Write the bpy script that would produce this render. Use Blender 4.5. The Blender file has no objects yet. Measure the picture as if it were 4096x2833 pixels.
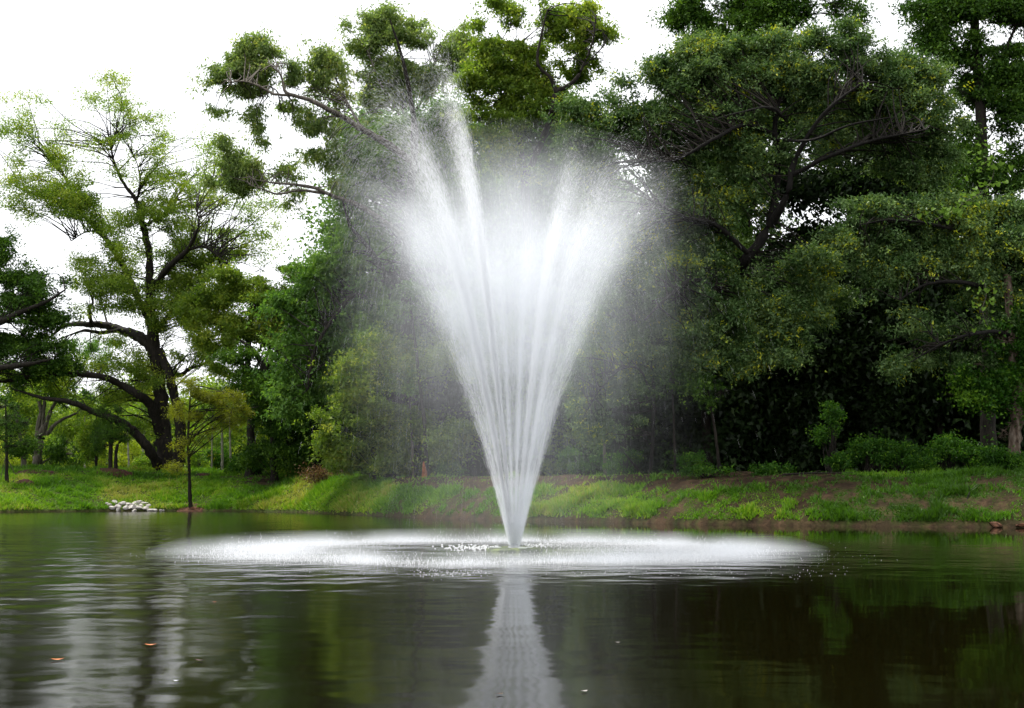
import bpy, math, random
import numpy as np
from mathutils import Vector, Matrix

rng = np.random.default_rng(7)
random.seed(7)
R = math.radians
SC = bpy.context.scene
COL = SC.collection

# ------------------------------------------------------------------ camera
F = 5290.0                      # focal length in photo pixels (photo is 4096 wide)
CX, CY = 2048.0, 1416.5
PITCH = math.atan((1960 - CY) / F)
CAMZ = 1.2
cam_data = bpy.data.cameras.new('camera')
cam = bpy.data.objects.new('camera', cam_data)
COL.objects.link(cam)
cam_data.sensor_width = 36.0
cam_data.lens = 36.0 * F / 4096.0
cam_data.clip_end = 3000.0
cam.location = (0, 0, CAMZ)
cam.rotation_euler = (math.pi / 2 + PITCH, 0, 0)
SC.camera = cam

# ------------------------------------------------------------------ sky, sun, exposure
SUN_EL, SUN_AZ = R(62), R(-50)          # azimuth from +Y, negative = to the left
world = bpy.data.worlds.new("World")
SC.world = world
world.use_nodes = True
wt = world.node_tree
wt.nodes.clear()
sky = wt.nodes.new('ShaderNodeTexSky')
sky.sky_type = 'NISHITA'
sky.sun_disc = False
sky.sun_elevation = SUN_EL
sky.sun_rotation = SUN_AZ
sky.dust_density = 3.0
cloud_noise = wt.nodes.new('ShaderNodeTexNoise'); cloud_noise.inputs['Scale'].default_value = 1.6
cloud_noise.inputs['Detail'].default_value = 4
cloud_ramp = wt.nodes.new('ShaderNodeValToRGB')
cloud_ramp.color_ramp.elements[0].position = 0.3; cloud_ramp.color_ramp.elements[0].color = (9.0, 9.2, 9.5, 1)
cloud_ramp.color_ramp.elements[1].position = 0.7; cloud_ramp.color_ramp.elements[1].color = (10.6, 10.7, 10.8, 1)
cmix = wt.nodes.new('ShaderNodeMixRGB'); cmix.inputs[0].default_value = 0.9
wbg = wt.nodes.new('ShaderNodeBackground'); wbg.inputs['Strength'].default_value = 0.07
wo = wt.nodes.new('ShaderNodeOutputWorld')
wtc = wt.nodes.new('ShaderNodeTexCoord')
wt.links.new(wtc.outputs['Generated'], cloud_noise.inputs['Vector'])
wt.links.new(cloud_noise.outputs['Fac'], cloud_ramp.inputs['Fac'])
wt.links.new(sky.outputs['Color'], cmix.inputs[1])
wt.links.new(cloud_ramp.outputs['Color'], cmix.inputs[2])
wt.links.new(cmix.outputs[0], wbg.inputs['Color'])
wt.links.new(wbg.outputs[0], wo.inputs['Surface'])

sun_data = bpy.data.lights.new('sun', 'SUN')
sun_data.energy = 2.6
sun_data.angle = R(10)
sun_data.color = (1.0, 0.96, 0.90)
sun = bpy.data.objects.new('sun', sun_data)
COL.objects.link(sun)
sdir = Vector((math.sin(SUN_AZ) * math.cos(SUN_EL), math.cos(SUN_AZ) * math.cos(SUN_EL), math.sin(SUN_EL)))
sun.rotation_euler = sdir.to_track_quat('Z', 'Y').to_euler()
sun.location = (-20, 30, 60)

SC.view_settings.view_transform = 'Standard'
SC.view_settings.look = 'None'
SC.view_settings.gamma = 1.0
SC.view_settings.use_curve_mapping = False
SC.view_settings.exposure = 1.2
SC.render.engine = 'CYCLES'
SC.cycles.max_bounces = 8
SC.cycles.diffuse_bounces = 2
SC.cycles.glossy_bounces = 3
SC.cycles.transmission_bounces = 3
SC.cycles.caustics_reflective = False
SC.cycles.caustics_refractive = False
SC.cycles.volume_bounces = 3
SC.cycles.volume_max_steps = 256
SC.cycles.use_denoising = True

# ------------------------------------------------------------------ pixel <-> world
cp, sp = math.cos(PITCH), math.sin(PITCH)

def ray(px, py):
    x = (px - CX) / F
    y = (CY - py) / F
    return np.array([x, cp - y * sp, sp + y * cp])

def P(px, py, Y):
    d = ray(px, py)
    return np.array([0, 0, CAMZ]) + d * (Y / d[1])

def smooth(t):
    t = np.clip(t, 0, 1)
    return t * t * (3 - 2 * t)

def vnoise(x, y, seed=0):
    x = np.asarray(x, float); y = np.asarray(y, float)
    xi = np.floor(x).astype(np.int64); yi = np.floor(y).astype(np.int64)
    xf = smooth(x - xi); yf = smooth(y - yi)
    def h(a, b):
        n = (a * 374761393 + b * 668265263 + seed * 974711) & 0xffffffff
        n = ((n ^ (n >> 13)) * 1274126177) & 0xffffffff
        return ((n ^ (n >> 16)) & 0xffff) / 65535.0
    return (h(xi, yi) * (1 - xf) + h(xi + 1, yi) * xf) * (1 - yf) + (h(xi, yi + 1) * (1 - xf) + h(xi + 1, yi + 1) * xf) * yf

def fbm(x, y, seed=0, oct=4):
    s = 0; a = 0.5
    for i in range(oct):
        s = s + a * vnoise(np.asarray(x) * 2 ** i, np.asarray(y) * 2 ** i, seed + i * 17)
        a *= 0.5
    return s / (1 - 0.5 ** oct)

# shoreline of the far bank, from the photo
_sh = []
for px, py in [(-1500, 2060), (-900, 2056), (0, 2051), (430, 2046), (800, 2045), (1200, 2051), (1450, 2062), (1700, 2074), (2200, 2086), (2800, 2099),
               (3400, 2106), (4096, 2112), (4900, 2118)]:
    d = ray(px, py)
    t = -CAMZ / d[2]
    _sh.append((d[0] * t, d[1] * t))
_sx = np.array([a for a, b in _sh]); _sy = np.array([b for a, b in _sh])

def shoreY(x):
    return np.interp(x, _sx, _sy) + 0.9 * (fbm(np.asarray(x) * 0.35, 3.3, 5, 3) - 0.5)

def ground_z(x, y):
    x = np.asarray(x, float); y = np.asarray(y, float)
    d = y - shoreY(x)
    wl = 1 - smooth((x + 15.0) / 6.0)                       # 1 = left bank, 0 = right bank
    H = 2.35 * wl + 1.72 * (1 - wl)
    L = 17.0 * wl + 6.0 * (1 - wl)
    u = np.clip(d / L, 0, 1)
    prof = H * (0.30 * np.sqrt(np.clip(u, 0, 1)) * (1 - u) + u * (2 - u) * 0.92 + 0.08 * smooth(u))
    bump = (fbm(x * 0.5, y * 0.5, 11) - 0.5) * 0.35 * smooth(d / 2.0) + (fbm(x * 2.2, y * 2.2, 12) - 0.5) * 0.14 * smooth(d / 0.8)
    land = 0.05 + prof + bump + np.clip(d - L, 0, 200) * 0.003
    bed = -0.25 - np.clip(-d, 0, 8) * 0.12
    z = np.where(d > 0, land, np.where(d > -0.25, 0.05 + d * 1.2, bed))
    side = np.maximum(np.abs(x + 5) - 52.0, -3.5 - y)         # banks beside and behind the camera
    zs = np.clip(side, -3, 6) * 0.3
    return np.where((side > -1.0) & (d <= 0), np.maximum(z, zs), z)

def G(px, py):
    """first hit of the photo ray with the ground"""
    d = ray(px, py)
    t = np.linspace(30, 220, 4000)
    pts = np.array([0, 0, CAMZ])[None] + d[None] * t[:, None]
    below = pts[:, 2] < np.maximum(ground_z(pts[:, 0], pts[:, 1]), 0.0)
    i = int(np.argmax(below)) if below.any() else len(t) - 1
    return pts[i]

def onground(x, y, dz=0.0):
    return np.array([x, y, float(ground_z(x, y)) + dz])

def base_at(px, Y):
    x = (px - CX) / F * Y / cp * 1.0
    d = ray(px, 1900)
    x = d[0] * Y / d[1]
    return onground(x, Y)

# ------------------------------------------------------------------ materials
def new_mat(name):
    m = bpy.data.materials.new(name)
    m.use_nodes = True
    nt = m.node_tree
    nt.nodes.clear()
    out = nt.nodes.new('ShaderNodeOutputMaterial')
    return m, nt, out

def ramp(nt, stops):
    r = nt.nodes.new('ShaderNodeValToRGB')
    els = r.color_ramp.elements
    while len(els) > 1:
        els.remove(els[-1])
    els[0].position = stops[0][0]; els[0].color = (*stops[0][1], 1)
    for p, c in stops[1:]:
        e = els.new(p); e.color = (*c, 1)
    return r

def leaf_mat(name, stops, trans=0.38, gloss=0.05, rough=0.45):
    m, nt, out = new_mat(name)
    at = nt.nodes.new('ShaderNodeAttribute'); at.attribute_name = 'tint'
    rp = ramp(nt, stops)
    nt.links.new(at.outputs['Fac'], rp.inputs['Fac'])
    df = nt.nodes.new('ShaderNodeBsdfDiffuse')
    tr = nt.nodes.new('ShaderNodeBsdfTranslucent')
    gl = nt.nodes.new('ShaderNodeBsdfGlossy'); gl.inputs['Roughness'].default_value = rough
    mx = nt.nodes.new('ShaderNodeMixShader'); mx.inputs[0].default_value = trans
    mg = nt.nodes.new('ShaderNodeMixShader'); mg.inputs[0].default_value = gloss
    hs = nt.nodes.new('ShaderNodeMixRGB'); hs.blend_type = 'MULTIPLY'; hs.inputs[0].default_value = 1.0
    hs.inputs[2].default_value = (1.25, 1.3, 0.6, 1)
    nt.links.new(rp.outputs['Color'], df.inputs['Color'])
    nt.links.new(rp.outputs['Color'], hs.inputs[1])
    nt.links.new(hs.outputs[0], tr.inputs['Color'])
    nt.links.new(df.outputs[0], mx.inputs[1]); nt.links.new(tr.outputs[0], mx.inputs[2])
    nt.links.new(mx.outputs[0], mg.inputs[1]); nt.links.new(gl.outputs[0], mg.inputs[2])
    nt.links.new(mg.outputs[0], out.inputs['Surface'])
    return m

def noise_mat(name, c1, c2, scale=4.0, rough=0.9, bump=0.3, detail=6, stretch=(1, 1, 1), c3=None):
    m, nt, out = new_mat(name)
    tc = nt.nodes.new('ShaderNodeTexCoord')
    mp = nt.nodes.new('ShaderNodeMapping'); mp.inputs['Scale'].default_value = stretch
    ns = nt.nodes.new('ShaderNodeTexNoise'); ns.inputs['Scale'].default_value = scale; ns.inputs['Detail'].default_value = detail
    st = [(0.3, c1), (0.68, c2)]
    if c3: st = [(0.28, c1), (0.5, c2), (0.72, c3)]
    rp = ramp(nt, st)
    bs = nt.nodes.new('ShaderNodeBsdfPrincipled')
    bs.inputs['Roughness'].default_value = rough
    bs.inputs['Specular IOR Level'].default_value = 0.25
    bp = nt.nodes.new('ShaderNodeBump'); bp.inputs['Strength'].default_value = bump; bp.inputs['Distance'].default_value = 0.1
    nt.links.new(tc.outputs['Object'], mp.inputs['Vector'])
    nt.links.new(mp.outputs[0], ns.inputs['Vector'])
    nt.links.new(ns.outputs['Fac'], rp.inputs['Fac'])
    nt.links.new(rp.outputs['Color'], bs.inputs['Base Color'])
    nt.links.new(ns.outputs['Fac'], bp.inputs['Height'])
    nt.links.new(bp.outputs[0], bs.inputs['Normal'])
    nt.links.new(bs.outputs[0], out.inputs['Surface'])
    return m

M = {}
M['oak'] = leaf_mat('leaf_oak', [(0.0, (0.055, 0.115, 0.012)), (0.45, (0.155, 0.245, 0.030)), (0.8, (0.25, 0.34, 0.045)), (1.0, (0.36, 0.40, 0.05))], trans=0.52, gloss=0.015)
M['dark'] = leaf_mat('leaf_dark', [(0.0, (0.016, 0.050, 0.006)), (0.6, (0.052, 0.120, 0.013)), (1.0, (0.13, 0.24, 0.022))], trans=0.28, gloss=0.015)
M['deep'] = leaf_mat('leaf_deep_shade', [(0.0, (0.008, 0.020, 0.005)), (0.6, (0.020, 0.042, 0.010)), (1.0, (0.04, 0.075, 0.015))], trans=0.15, gloss=0.02)  # leaf colour lowered so gaps and the hollow look deeply shaded
M['hickory'] = leaf_mat('leaf_hickory', [(0.0, (0.075, 0.14, 0.035)), (0.5, (0.18, 0.26, 0.075)), (0.85, (0.29, 0.37, 0.11)), (1.0, (0.38, 0.40, 0.10))], trans=0.5, gloss=0.02)
M['liveoak'] = leaf_mat('leaf_live_oak', [(0.0, (0.022, 0.060, 0.012)), (0.4, (0.075, 0.145, 0.038)), (0.84, (0.19, 0.28, 0.10)), (0.90, (0.30, 0.40, 0.03)), (1.0, (0.46, 0.48, 0.03))], trans=0.3, gloss=0.02)
M['willow'] = leaf_mat('leaf_willow', [(0.0, (0.034, 0.095, 0.014)), (0.5, (0.095, 0.20, 0.034)), (1.0, (0.19, 0.32, 0.055))], trans=0.4, gloss=0.015)
M['bright'] = leaf_mat('leaf_bright', [(0.0, (0.07, 0.15, 0.010)), (0.5, (0.15, 0.27, 0.020)), (1.0, (0.32, 0.40, 0.03))], trans=0.5, gloss=0.03)
M['yellow'] = leaf_mat('leaf_yellow', [(0.0, (0.17, 0.25, 0.015)), (0.5, (0.32, 0.40, 0.03)), (1.0, (0.48, 0.50, 0.05))], trans=0.5, gloss=0.03)
M['olive'] = leaf_mat('leaf_olive', [(0.0, (0.09, 0.12, 0.006)), (0.5, (0.17, 0.20, 0.010)), (1.0, (0.27, 0.28, 0.014))], trans=0.45, gloss=0.02)
M['shrub'] = leaf_mat('leaf_shrub', [(0.0, (0.014, 0.050, 0.005)), (0.6, (0.042, 0.12, 0.012)), (1.0, (0.13, 0.25, 0.018))], trans=0.4, gloss=0.01)
M['grass'] = leaf_mat('grass_blade', [(0.0, (0.040, 0.10, 0.008)), (0.35, (0.075, 0.19, 0.010)), (0.7, (0.15, 0.30, 0.016)), (0.9, (0.24, 0.36, 0.03)), (1.0, (0.33, 0.34, 0.08))], trans=0.35, gloss=0.02)
M['deadleaf'] = leaf_mat('leaf_dead', [(0.0, (0.07, 0.035, 0.015)), (0.6, (0.16, 0.09, 0.04)), (1.0, (0.25, 0.16, 0.08))], trans=0.2, gloss=0.02)
M['bark_dark'] = noise_mat('bark_dark', (0.006, 0.005, 0.004), (0.026, 0.021, 0.015), 9, stretch=(1, 1, 0.25), bump=0.8)
M['bark_deep'] = noise_mat('bark_shade_black', (0.003, 0.0025, 0.002), (0.012, 0.010, 0.008), 9, stretch=(1, 1, 0.25), bump=0.8)  # bark colour blackened to imitate shade on hollow trunks and live oak limbs
M['bark_grey'] = noise_mat('bark_grey', (0.04, 0.034, 0.026), (0.15, 0.13, 0.105), 9, stretch=(1, 1, 0.2), bump=0.9)
M['bark_pale'] = noise_mat('bark_pale', (0.16, 0.15, 0.12), (0.42, 0.40, 0.33), 7, stretch=(1, 1, 0.4), bump=0.3)
M['bark_brown'] = noise_mat('bark_brown', (0.018, 0.011, 0.008), (0.10, 0.07, 0.05), 8, stretch=(1, 1, 0.16), bump=1.0, c3=(0.22, 0.18, 0.145))
M['mulch'] = noise_mat('mulch', (0.022, 0.010, 0.007), (0.085, 0.035, 0.02), 12, bump=1.0)
M['clay'] = noise_mat('red_clay', (0.035, 0.015, 0.008), (0.14, 0.062, 0.032), 6, bump=0.6)
M['rock'] = noise_mat('pale_rock', (0.10, 0.09, 0.08), (0.42, 0.39, 0.36), 3.5, bump=0.8, c3=(0.58, 0.55, 0.51))
M['white'] = noise_mat('white_panel', (0.70, 0.72, 0.70), (0.82, 0.84, 0.82), 3, rough=0.4, bump=0.0)
M['green_paint'] = noise_mat('green_panel', (0.03, 0.30, 0.10), (0.05, 0.42, 0.15), 3, rough=0.4, bump=0.0)
M['stump'] = noise_mat('stump_wood', (0.12, 0.035, 0.015), (0.36, 0.13, 0.05), 6, bump=0.5)
M['float'] = noise_mat('mossy_float', (0.012, 0.014, 0.008), (0.05, 0.075, 0.018), 7, rough=0.55, bump=0.4, c3=(0.17, 0.22, 0.04))
M['metal'] = noise_mat('nozzle_metal', (0.25, 0.26, 0.27), (0.45, 0.46, 0.47), 12, rough=0.35, bump=0.1)
M['orange_leaf'] = noise_mat('orange_leaf', (0.42, 0.12, 0.03), (0.70, 0.28, 0.08), 20, rough=0.6, bump=0.2)
M['vine'] = leaf_mat('leaf_vine', [(0.0, (0.06, 0.14, 0.012)), (1.0, (0.16, 0.27, 0.02))], trans=0.5, gloss=0.01)

def spray_mat(name, col, k=0.5):
    m, nt, out = new_mat(name)
    df = nt.nodes.new('ShaderNodeBsdfDiffuse'); df.inputs['Color'].default_value = (*col, 1)
    tr = nt.nodes.new('ShaderNodeBsdfTranslucent'); tr.inputs['Color'].default_value = (*col, 1)
    mx = nt.nodes.new('ShaderNodeMixShader'); mx.inputs[0].default_value = k
    nt.links.new(df.outputs[0], mx.inputs[1]); nt.links.new(tr.outputs[0], mx.inputs[2])
    nt.links.new(mx.outputs[0], out.inputs['Surface'])
    return m
M['spray'] = spray_mat('white_water', (0.92, 0.93, 0.94))
M['foam'] = spray_mat('foam', (0.85, 0.86, 0.86), 0.3)

# ------------------------------------------------------------------ mesh helpers
def quick_mesh(name, verts, faces_n, idx, mat, parent=None, tint=None, smooth_shade=False, extra=None):
    """verts (n,3); idx flat loop indices; faces_n vertices per face"""
    me = bpy.data.meshes.new(name)
    verts = np.ascontiguousarray(verts, dtype=np.float32)
    idx = np.ascontiguousarray(idx, dtype=np.int32).ravel()
    nf = len(idx) // faces_n
    me.vertices.add(len(verts)); me.vertices.foreach_set('co', verts.ravel())
    me.loops.add(len(idx)); me.loops.foreach_set('vertex_index', idx)
    me.polygons.add(nf)
    me.polygons.foreach_set('loop_start', np.arange(nf, dtype=np.int32) * faces_n)
    if smooth_shade:
        me.polygons.foreach_set('use_smooth', np.ones(nf, dtype=bool))
    if tint is not None:
        a = me.attributes.new('tint', 'FLOAT', 'POINT')
        a.data.foreach_set('value', np.ascontiguousarray(tint, dtype=np.float32))
    if extra:
        for k, v in extra.items():
            a = me.attributes.new(k, 'FLOAT', 'POINT')
            a.data.foreach_set('value', np.ascontiguousarray(v, dtype=np.float32))
    me.materials.append(mat)
    me.update(calc_edges=True)
    o = bpy.data.objects.new(name, me)
    COL.objects.link(o)
    if parent is not None:
        o.parent = parent
    return o

def tag(o, label=None, cat=None, group=None, kind=None):
    if label: o['label'] = label
    if cat: o['category'] = cat
    if group: o['group'] = group
    if kind: o['kind'] = kind
    return o

def empty(name, loc):
    o = bpy.data.objects.new(name, None)
    o.empty_display_size = 0.3
    COL.objects.link(o)
    o.location = [float(v) for v in loc]
    return o

def unit(v):
    return v / np.maximum(np.linalg.norm(v, axis=-1, keepdims=True), 1e-9)

def rand_dirs(n):
    return unit(rng.normal(size=(n, 3)))

def tubes(polys, radii, sides=5):
    """polys (N,K,3), radii (N,K) -> verts, quad idx"""
    polys = np.asarray(polys, float); radii = np.asarray(radii, float)
    N, K, _ = polys.shape
    t = np.gradient(polys, axis=1)
    t = unit(t)
    ref = np.where(np.abs(t[..., 2:3]) > 0.9, np.array([1.0, 0, 0]), np.array([0, 0, 1.0]))
    s = unit(np.cross(t, ref)); b = np.cross(t, s)
    ang = np.arange(sides) / sides * 2 * np.pi
    ring = (s[:, :, None, :] * np.cos(ang)[None, None, :, None] + b[:, :, None, :] * np.sin(ang)[None, None, :, None]) * radii[:, :, None, None]
    v = polys[:, :, None, :] + ring
    base = (np.arange(N) * K * sides)[:, None, None] + (np.arange(K - 1) * sides)[None, :, None]
    a = base + np.arange(sides)[None, None, :]
    c = base + ((np.arange(sides) + 1) % sides)[None, None, :]
    q = np.stack([a, c, c + sides, a + sides], -1)
    return v.reshape(-1, 3), q.reshape(-1)

def smooth_poly(pts, rad, n):
    """Catmull-Rom resample of a polyline with radii"""
    pts = np.asarray(pts, float); rad = np.asarray(rad, float)
    if len(pts) < 3:
        t = np.linspace(0, 1, n)[:, None]
        return pts[0] * (1 - t) + pts[-1] * t, np.interp(t[:, 0], [0, 1], [rad[0], rad[-1]])
    ext = np.vstack([2 * pts[0] - pts[1], pts, 2 * pts[-1] - pts[-2]])
    L = np.concatenate([[0], np.cumsum(np.linalg.norm(np.diff(pts, axis=0), axis=1))])
    u = np.linspace(0, L[-1], n)
    seg = np.clip(np.searchsorted(L, u, side='right') - 1, 0, len(pts) - 2)
    f = ((u - L[seg]) / np.maximum(L[seg + 1] - L[seg], 1e-6))[:, None]
    p0, p1, p2, p3 = ext[seg], ext[seg + 1], ext[seg + 2], ext[seg + 3]
    out = 0.5 * (2 * p1 + (p2 - p0) * f + (2 * p0 - 5 * p1 + 4 * p2 - p3) * f ** 2 + (3 * p1 - p0 - 3 * p2 + p3) * f ** 3)
    return out, np.interp(u, L, rad)

def leaf_mesh(name, pos, dirs, size, mat, parent, tint, aspect=0.42, origin=(0, 0, 0)):
    n = len(pos)
    d = unit(dirs)
    side = unit(np.cross(d, rand_dirs(n)))
    up = np.cross(side, d)
    L = size[:, None]
    W = L * aspect * 0.5
    pos = pos - np.asarray(origin)[None]
    sk = rng.uniform(-0.6, 0.6, n)[:, None]
    v0 = pos + side * W + d * L * 0.12 * (1 + sk)
    v1 = pos + d * L + side * W * sk
    v2 = pos - side * W + d * L * 0.12 * (1 - sk)
    v = np.stack([v0, v1, v2], 1).reshape(-1, 3)
    o = quick_mesh(name, v, 3, np.arange(n * 3), mat, parent, tint=np.repeat(np.clip(tint, 0, 1), 3))
    return o

def merge(parts):
    vs = []; ix = []; off = 0
    for v, i in parts:
        vs.append(v); ix.append(np.asarray(i) + off); off += len(v)
    return np.concatenate(vs), np.concatenate(ix)

# ------------------------------------------------------------------ foliage
LEAFN = 1.7
def grow_cluster_leaves(cc, cr, n_leaf, size, flat=0.65, droop=0.0, sparse=0.16, outward=None, cw=1.0, spread=1.0):
    """cc (C,3) cluster centres, cr (C,) radii, n_leaf total. Leaves sit in sprigs round each cluster."""
    C = len(cc)
    w = cr ** 2 * cw
    w = w / w.sum()
    per = 9
    ns = max(C, n_leaf // per)
    ci = rng.choice(C, ns, p=w)
    u = rand_dirs(ns)
    rr = np.abs(rng.normal(0, 0.66, ns)) * np.where(rng.random(ns) < 0.34, 1.5, 1.0) * spread
    ax_ = rand_dirs(C) * np.array([1, 1, 0.55]) if outward is None else outward
    along = rng.uniform(-1.0, 1.1, ns) * cr[ci]
    sprig = cc[ci] + u * (rr * cr[ci])[:, None] * np.array([1, 1, flat]) + ax_[ci] * along[:, None]
    if droop:
        sprig[:, 2] -= droop * cr[ci] * rr * rng.uniform(0, 1, ns)
    k = rng.integers(per - 4, per + 4, ns)
    li = np.repeat(np.arange(ns), k)
    n = len(li)
    outv = unit(u + rand_dirs(ns) * 0.6)
    pos = sprig[li] + rng.normal(size=(n, 3)) * sparse * np.array([1, 1, 0.7]) + outv[li] * (rng.uniform(-1, 1, n) * size * 1.2)[:, None]
    d = outv[li] * 0.5 + rand_dirs(n) * 0.9
    d[:, 2] -= 0.25 + droop
    sz = size * rng.uniform(0.6, 1.25, n)
    tint = np.clip(rng.normal(0.45, 0.13, ns)[li] + rng.normal(0, 0.12, n) + rng.normal(0, 0.10, C)[ci][li], 0, 0.88)
    flag = rng.random(ns)[li]
    tint = np.clip(tint + rng.normal(0, 0.05, n), 0, 0.86)
    tint = np.where(flag > 0.955, rng.uniform(0.85, 1.0, n), tint)
    return pos, d, sz, tint, sprig, ci

def make_tree(name, label, cat, Y, base_px, limbs, blobs, mat, n_leaf, leaf, bark='bark_dark', group=None,
              crad=0.75, flat=0.65, droop=0.0, sparse=0.14, aspect=0.55, depth=1.0, twigs=True, reach=7.0, cden=1.0, base=None, spread=1.0, ragged=0.3, rscale=0.75, bscale=1.18):
    """limbs: list of ([(px,py,dY),...], [radius px,...]); the first one is the trunk.  blobs: (px,py,rx,ry[,weight[,dY]]) in photo pixels at depth Y"""
    ppm = F / Y
    if base is None:
        base = base_at(base_px, Y + (limbs[0][0][0][2] if len(limbs[0][0][0]) > 2 else 0))
    root = tag(empty(name, base), label, cat, group)
    skel = []
    for i, (pts, rad) in enumerate(limbs):
        w = np.array([P(p[0], p[1], Y + (p[2] if len(p) > 2 else 0)) for p in pts])
        if i == 0:
            w[0] = base - np.array([0, 0, 0.25])
        r = np.array(rad, float)
        if len(r) != len(w): r = np.interp(np.linspace(0, 1, len(w)), np.linspace(0, 1, len(r)), r)
        n = max(14, int(len(w) * 5))
        q, rq = smooth_poly(w, r / ppm, n)
        q[1:-1] += rng.normal(size=(n - 2, 3)) * (rq[1:-1, None] * 0.10)
        rq = rq * (1 + 0.08 * rng.normal(size=n))
        if i == 0:
            rq[0] *= 1.5; rq[1] *= 1.15
        v, ix = tubes(q[None] - base, rq[None], 10 if i == 0 else 7)
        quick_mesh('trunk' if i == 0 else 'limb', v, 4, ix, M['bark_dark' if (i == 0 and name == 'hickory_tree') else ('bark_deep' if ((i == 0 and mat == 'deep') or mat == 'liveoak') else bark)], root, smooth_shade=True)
        skel.append(q)
    skel = np.concatenate(skel) if skel else base[None]
    cc = []; cr = []; cw = []
    for b in blobs:
        px, py, rx, ry = b[:4]
        wt_ = b[4] if len(b) > 4 else 1.0
        dY = b[5] if len(b) > 5 else 0.0
        c = P(px, py, Y + dY)
        ax, az = rx / ppm * bscale, ry / ppm * bscale
        ay = 0.5 * (ax + az) * depth
        area = ax * az * math.pi
        nc = max(3, int(area / (crad * crad * 0.75) * min(wt_, 1.3) ** 0.7 * cden + 0.5))
        u = rand_dirs(nc) * (rng.uniform(0.15, 1.0, nc) ** 0.5)[:, None]
        p = c + u * np.array([ax, ay, az])
        cc.append(p); cr.append(crad * rng.uniform(0.3, 0.95, nc) * min(1.0, 0.55 + 0.45 * min(ax, az) / crad)); cw.append(np.full(nc, wt_ ** 0.6))
    cc = np.concatenate(cc); cr = np.concatenate(cr); cw = np.concatenate(cw)
    pos, d, sz, tint, sprig, ci = grow_cluster_leaves(cc, cr, int(n_leaf * LEAFN), leaf * 1.12, flat, droop, sparse, cw=cw, spread=spread)
    if ragged > 0:
        a_ = pos[:, 0] * 0.83 + pos[:, 1] * 0.55; b_n = pos[:, 2] - pos[:, 1] * 0.2
        q_ = fbm(a_ * rscale, b_n * rscale * 1.1 + a_ * rscale * 0.3, 301, 4)
        kp = q_ > np.quantile(q_, ragged) - rng.uniform(0, 0.05, len(q_))
        pos, d, sz, tint = pos[kp], d[kp], sz[kp], tint[kp]
        tint = np.clip(tint + (q_[kp] - q_.mean()) * 0.9, 0, 1)
    o = leaf_mesh('crown', pos, d, sz, M[mat], root, tint, aspect, base)
    o['kind'] = 'stuff'
    if twigs:
        D = np.linalg.norm(cc[:, None] - skel[None], axis=2) + np.maximum(0, skel[None, :, 2] - cc[:, None, 2]) * 0.5
        kk = min(14, D.shape[1])
        near = np.argsort(D, axis=1)[:, :kk]
        j = near[np.arange(len(cc)), rng.integers(0, kk, len(cc))]
        Dm = D[np.arange(len(cc)), j]
        keep = (Dm < np.maximum(D.min(1) * 1.7, 1.0)) & (Dm < reach * 0.8)
        a = skel[j][keep]; b_ = cc[keep]
        K = 5
        t = np.linspace(0, 1, K)[None, :, None]
        mid = (a + b_) / 2 + rng.normal(size=a.shape) * 0.12 * np.linalg.norm(b_ - a, axis=1, keepdims=True) + np.array([0, 0, 0.12]) * np.linalg.norm(b_ - a, axis=1, keepdims=True)
        poly = a[:, None] * (1 - t) ** 2 + 2 * mid[:, None] * t * (1 - t) + b_[:, None] * t ** 2
        poly[:, 1:-1] += rng.normal(size=poly[:, 1:-1].shape) * 0.04
        r0 = np.clip(0.010 + 0.010 * np.linalg.norm(b_ - a, axis=1), 0.012, 0.05)
        rad = r0[:, None] * np.linspace(1, 0.3, K)[None]
        parts = [tubes(poly - base, rad, 3)]
        m = min(len(sprig), 800)
        s = rng.choice(len(sprig), m, replace=False)
        a = cc[ci[s]]; b_ = sprig[s]
        t = np.linspace(0, 1, 3)[None, :, None]
        poly = a[:, None] * (1 - t) + b_[:, None] * t
        poly[:, 1] += rng.normal(size=(m, 3)) * 0.05
        parts.append(tubes(poly - base, np.tile(np.array([0.014, 0.010, 0.005]), (m, 1)), 3))
        v, ix = merge(parts)
        tw = quick_mesh('twigs', v, 4, ix, M[bark], root)
        tw['kind'] = 'stuff'
    return root

def copy_tree(o, loc, rz, sc, label=None):
    c = o.copy(); COL.objects.link(c)
    c.location = [float(v) for v in loc]; c.rotation_euler = (0, 0, rz); c.scale = (sc, sc, sc)
    if label: c['label'] = label
    for ch in list(o.children):
        d = ch.copy(); COL.objects.link(d); d.parent = c
        for g in list(ch.children):
            e = g.copy(); COL.objects.link(e); e.parent = d
    return c

# ------------------------------------------------------------------ terrain
def grass_density(x, y):  # far banks outside the view stay grassy too
    """0..1, how much grass grows here"""
    x = np.asarray(x, float); y = np.asarray(y, float)
    d = y - shoreY(x)
    px = CX + F * x / y
    n = fbm(x * 0.55, y * 0.8, 31, 5)
    n2 = fbm(x * 2.4, y * 2.4, 41, 3)
    left = smooth((1750 - px) / 350)
    right = smooth((px - 3250) / 450)
    mid = 1 - np.maximum(left, right)
    lowband = smooth((1.7 - np.abs(d - 1.2)) / 0.8)
    g = left * (0.88 + (n - 0.5) * 1.9 * smooth((d - 3.5) / 4)) + right * (0.46 + (n - 0.5) * 2.0) + mid * (0.90 * lowband - 0.36 + (n - 0.5) * 1.9)
    # worn earth on the left bank
    worn = smooth((px - 850) / 150) * smooth((1180 - px) / 150) * smooth((d - 4.0) / 2.0) * smooth((12 - d) / 2)
    g = g - worn * 0.7
    # mown strip turning brown at the crest of the middle hill
    crest = smooth((px - 1450) / 150) * smooth((1900 - px) / 200) * smooth((d - 2.5) / 1.0)
    g = g - crest * 0.35
    g = g + (n2 - 0.5) * 1.6
    return np.clip(g, 0, 1) * smooth((d + 0.1 * left) / 0.2)

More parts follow.
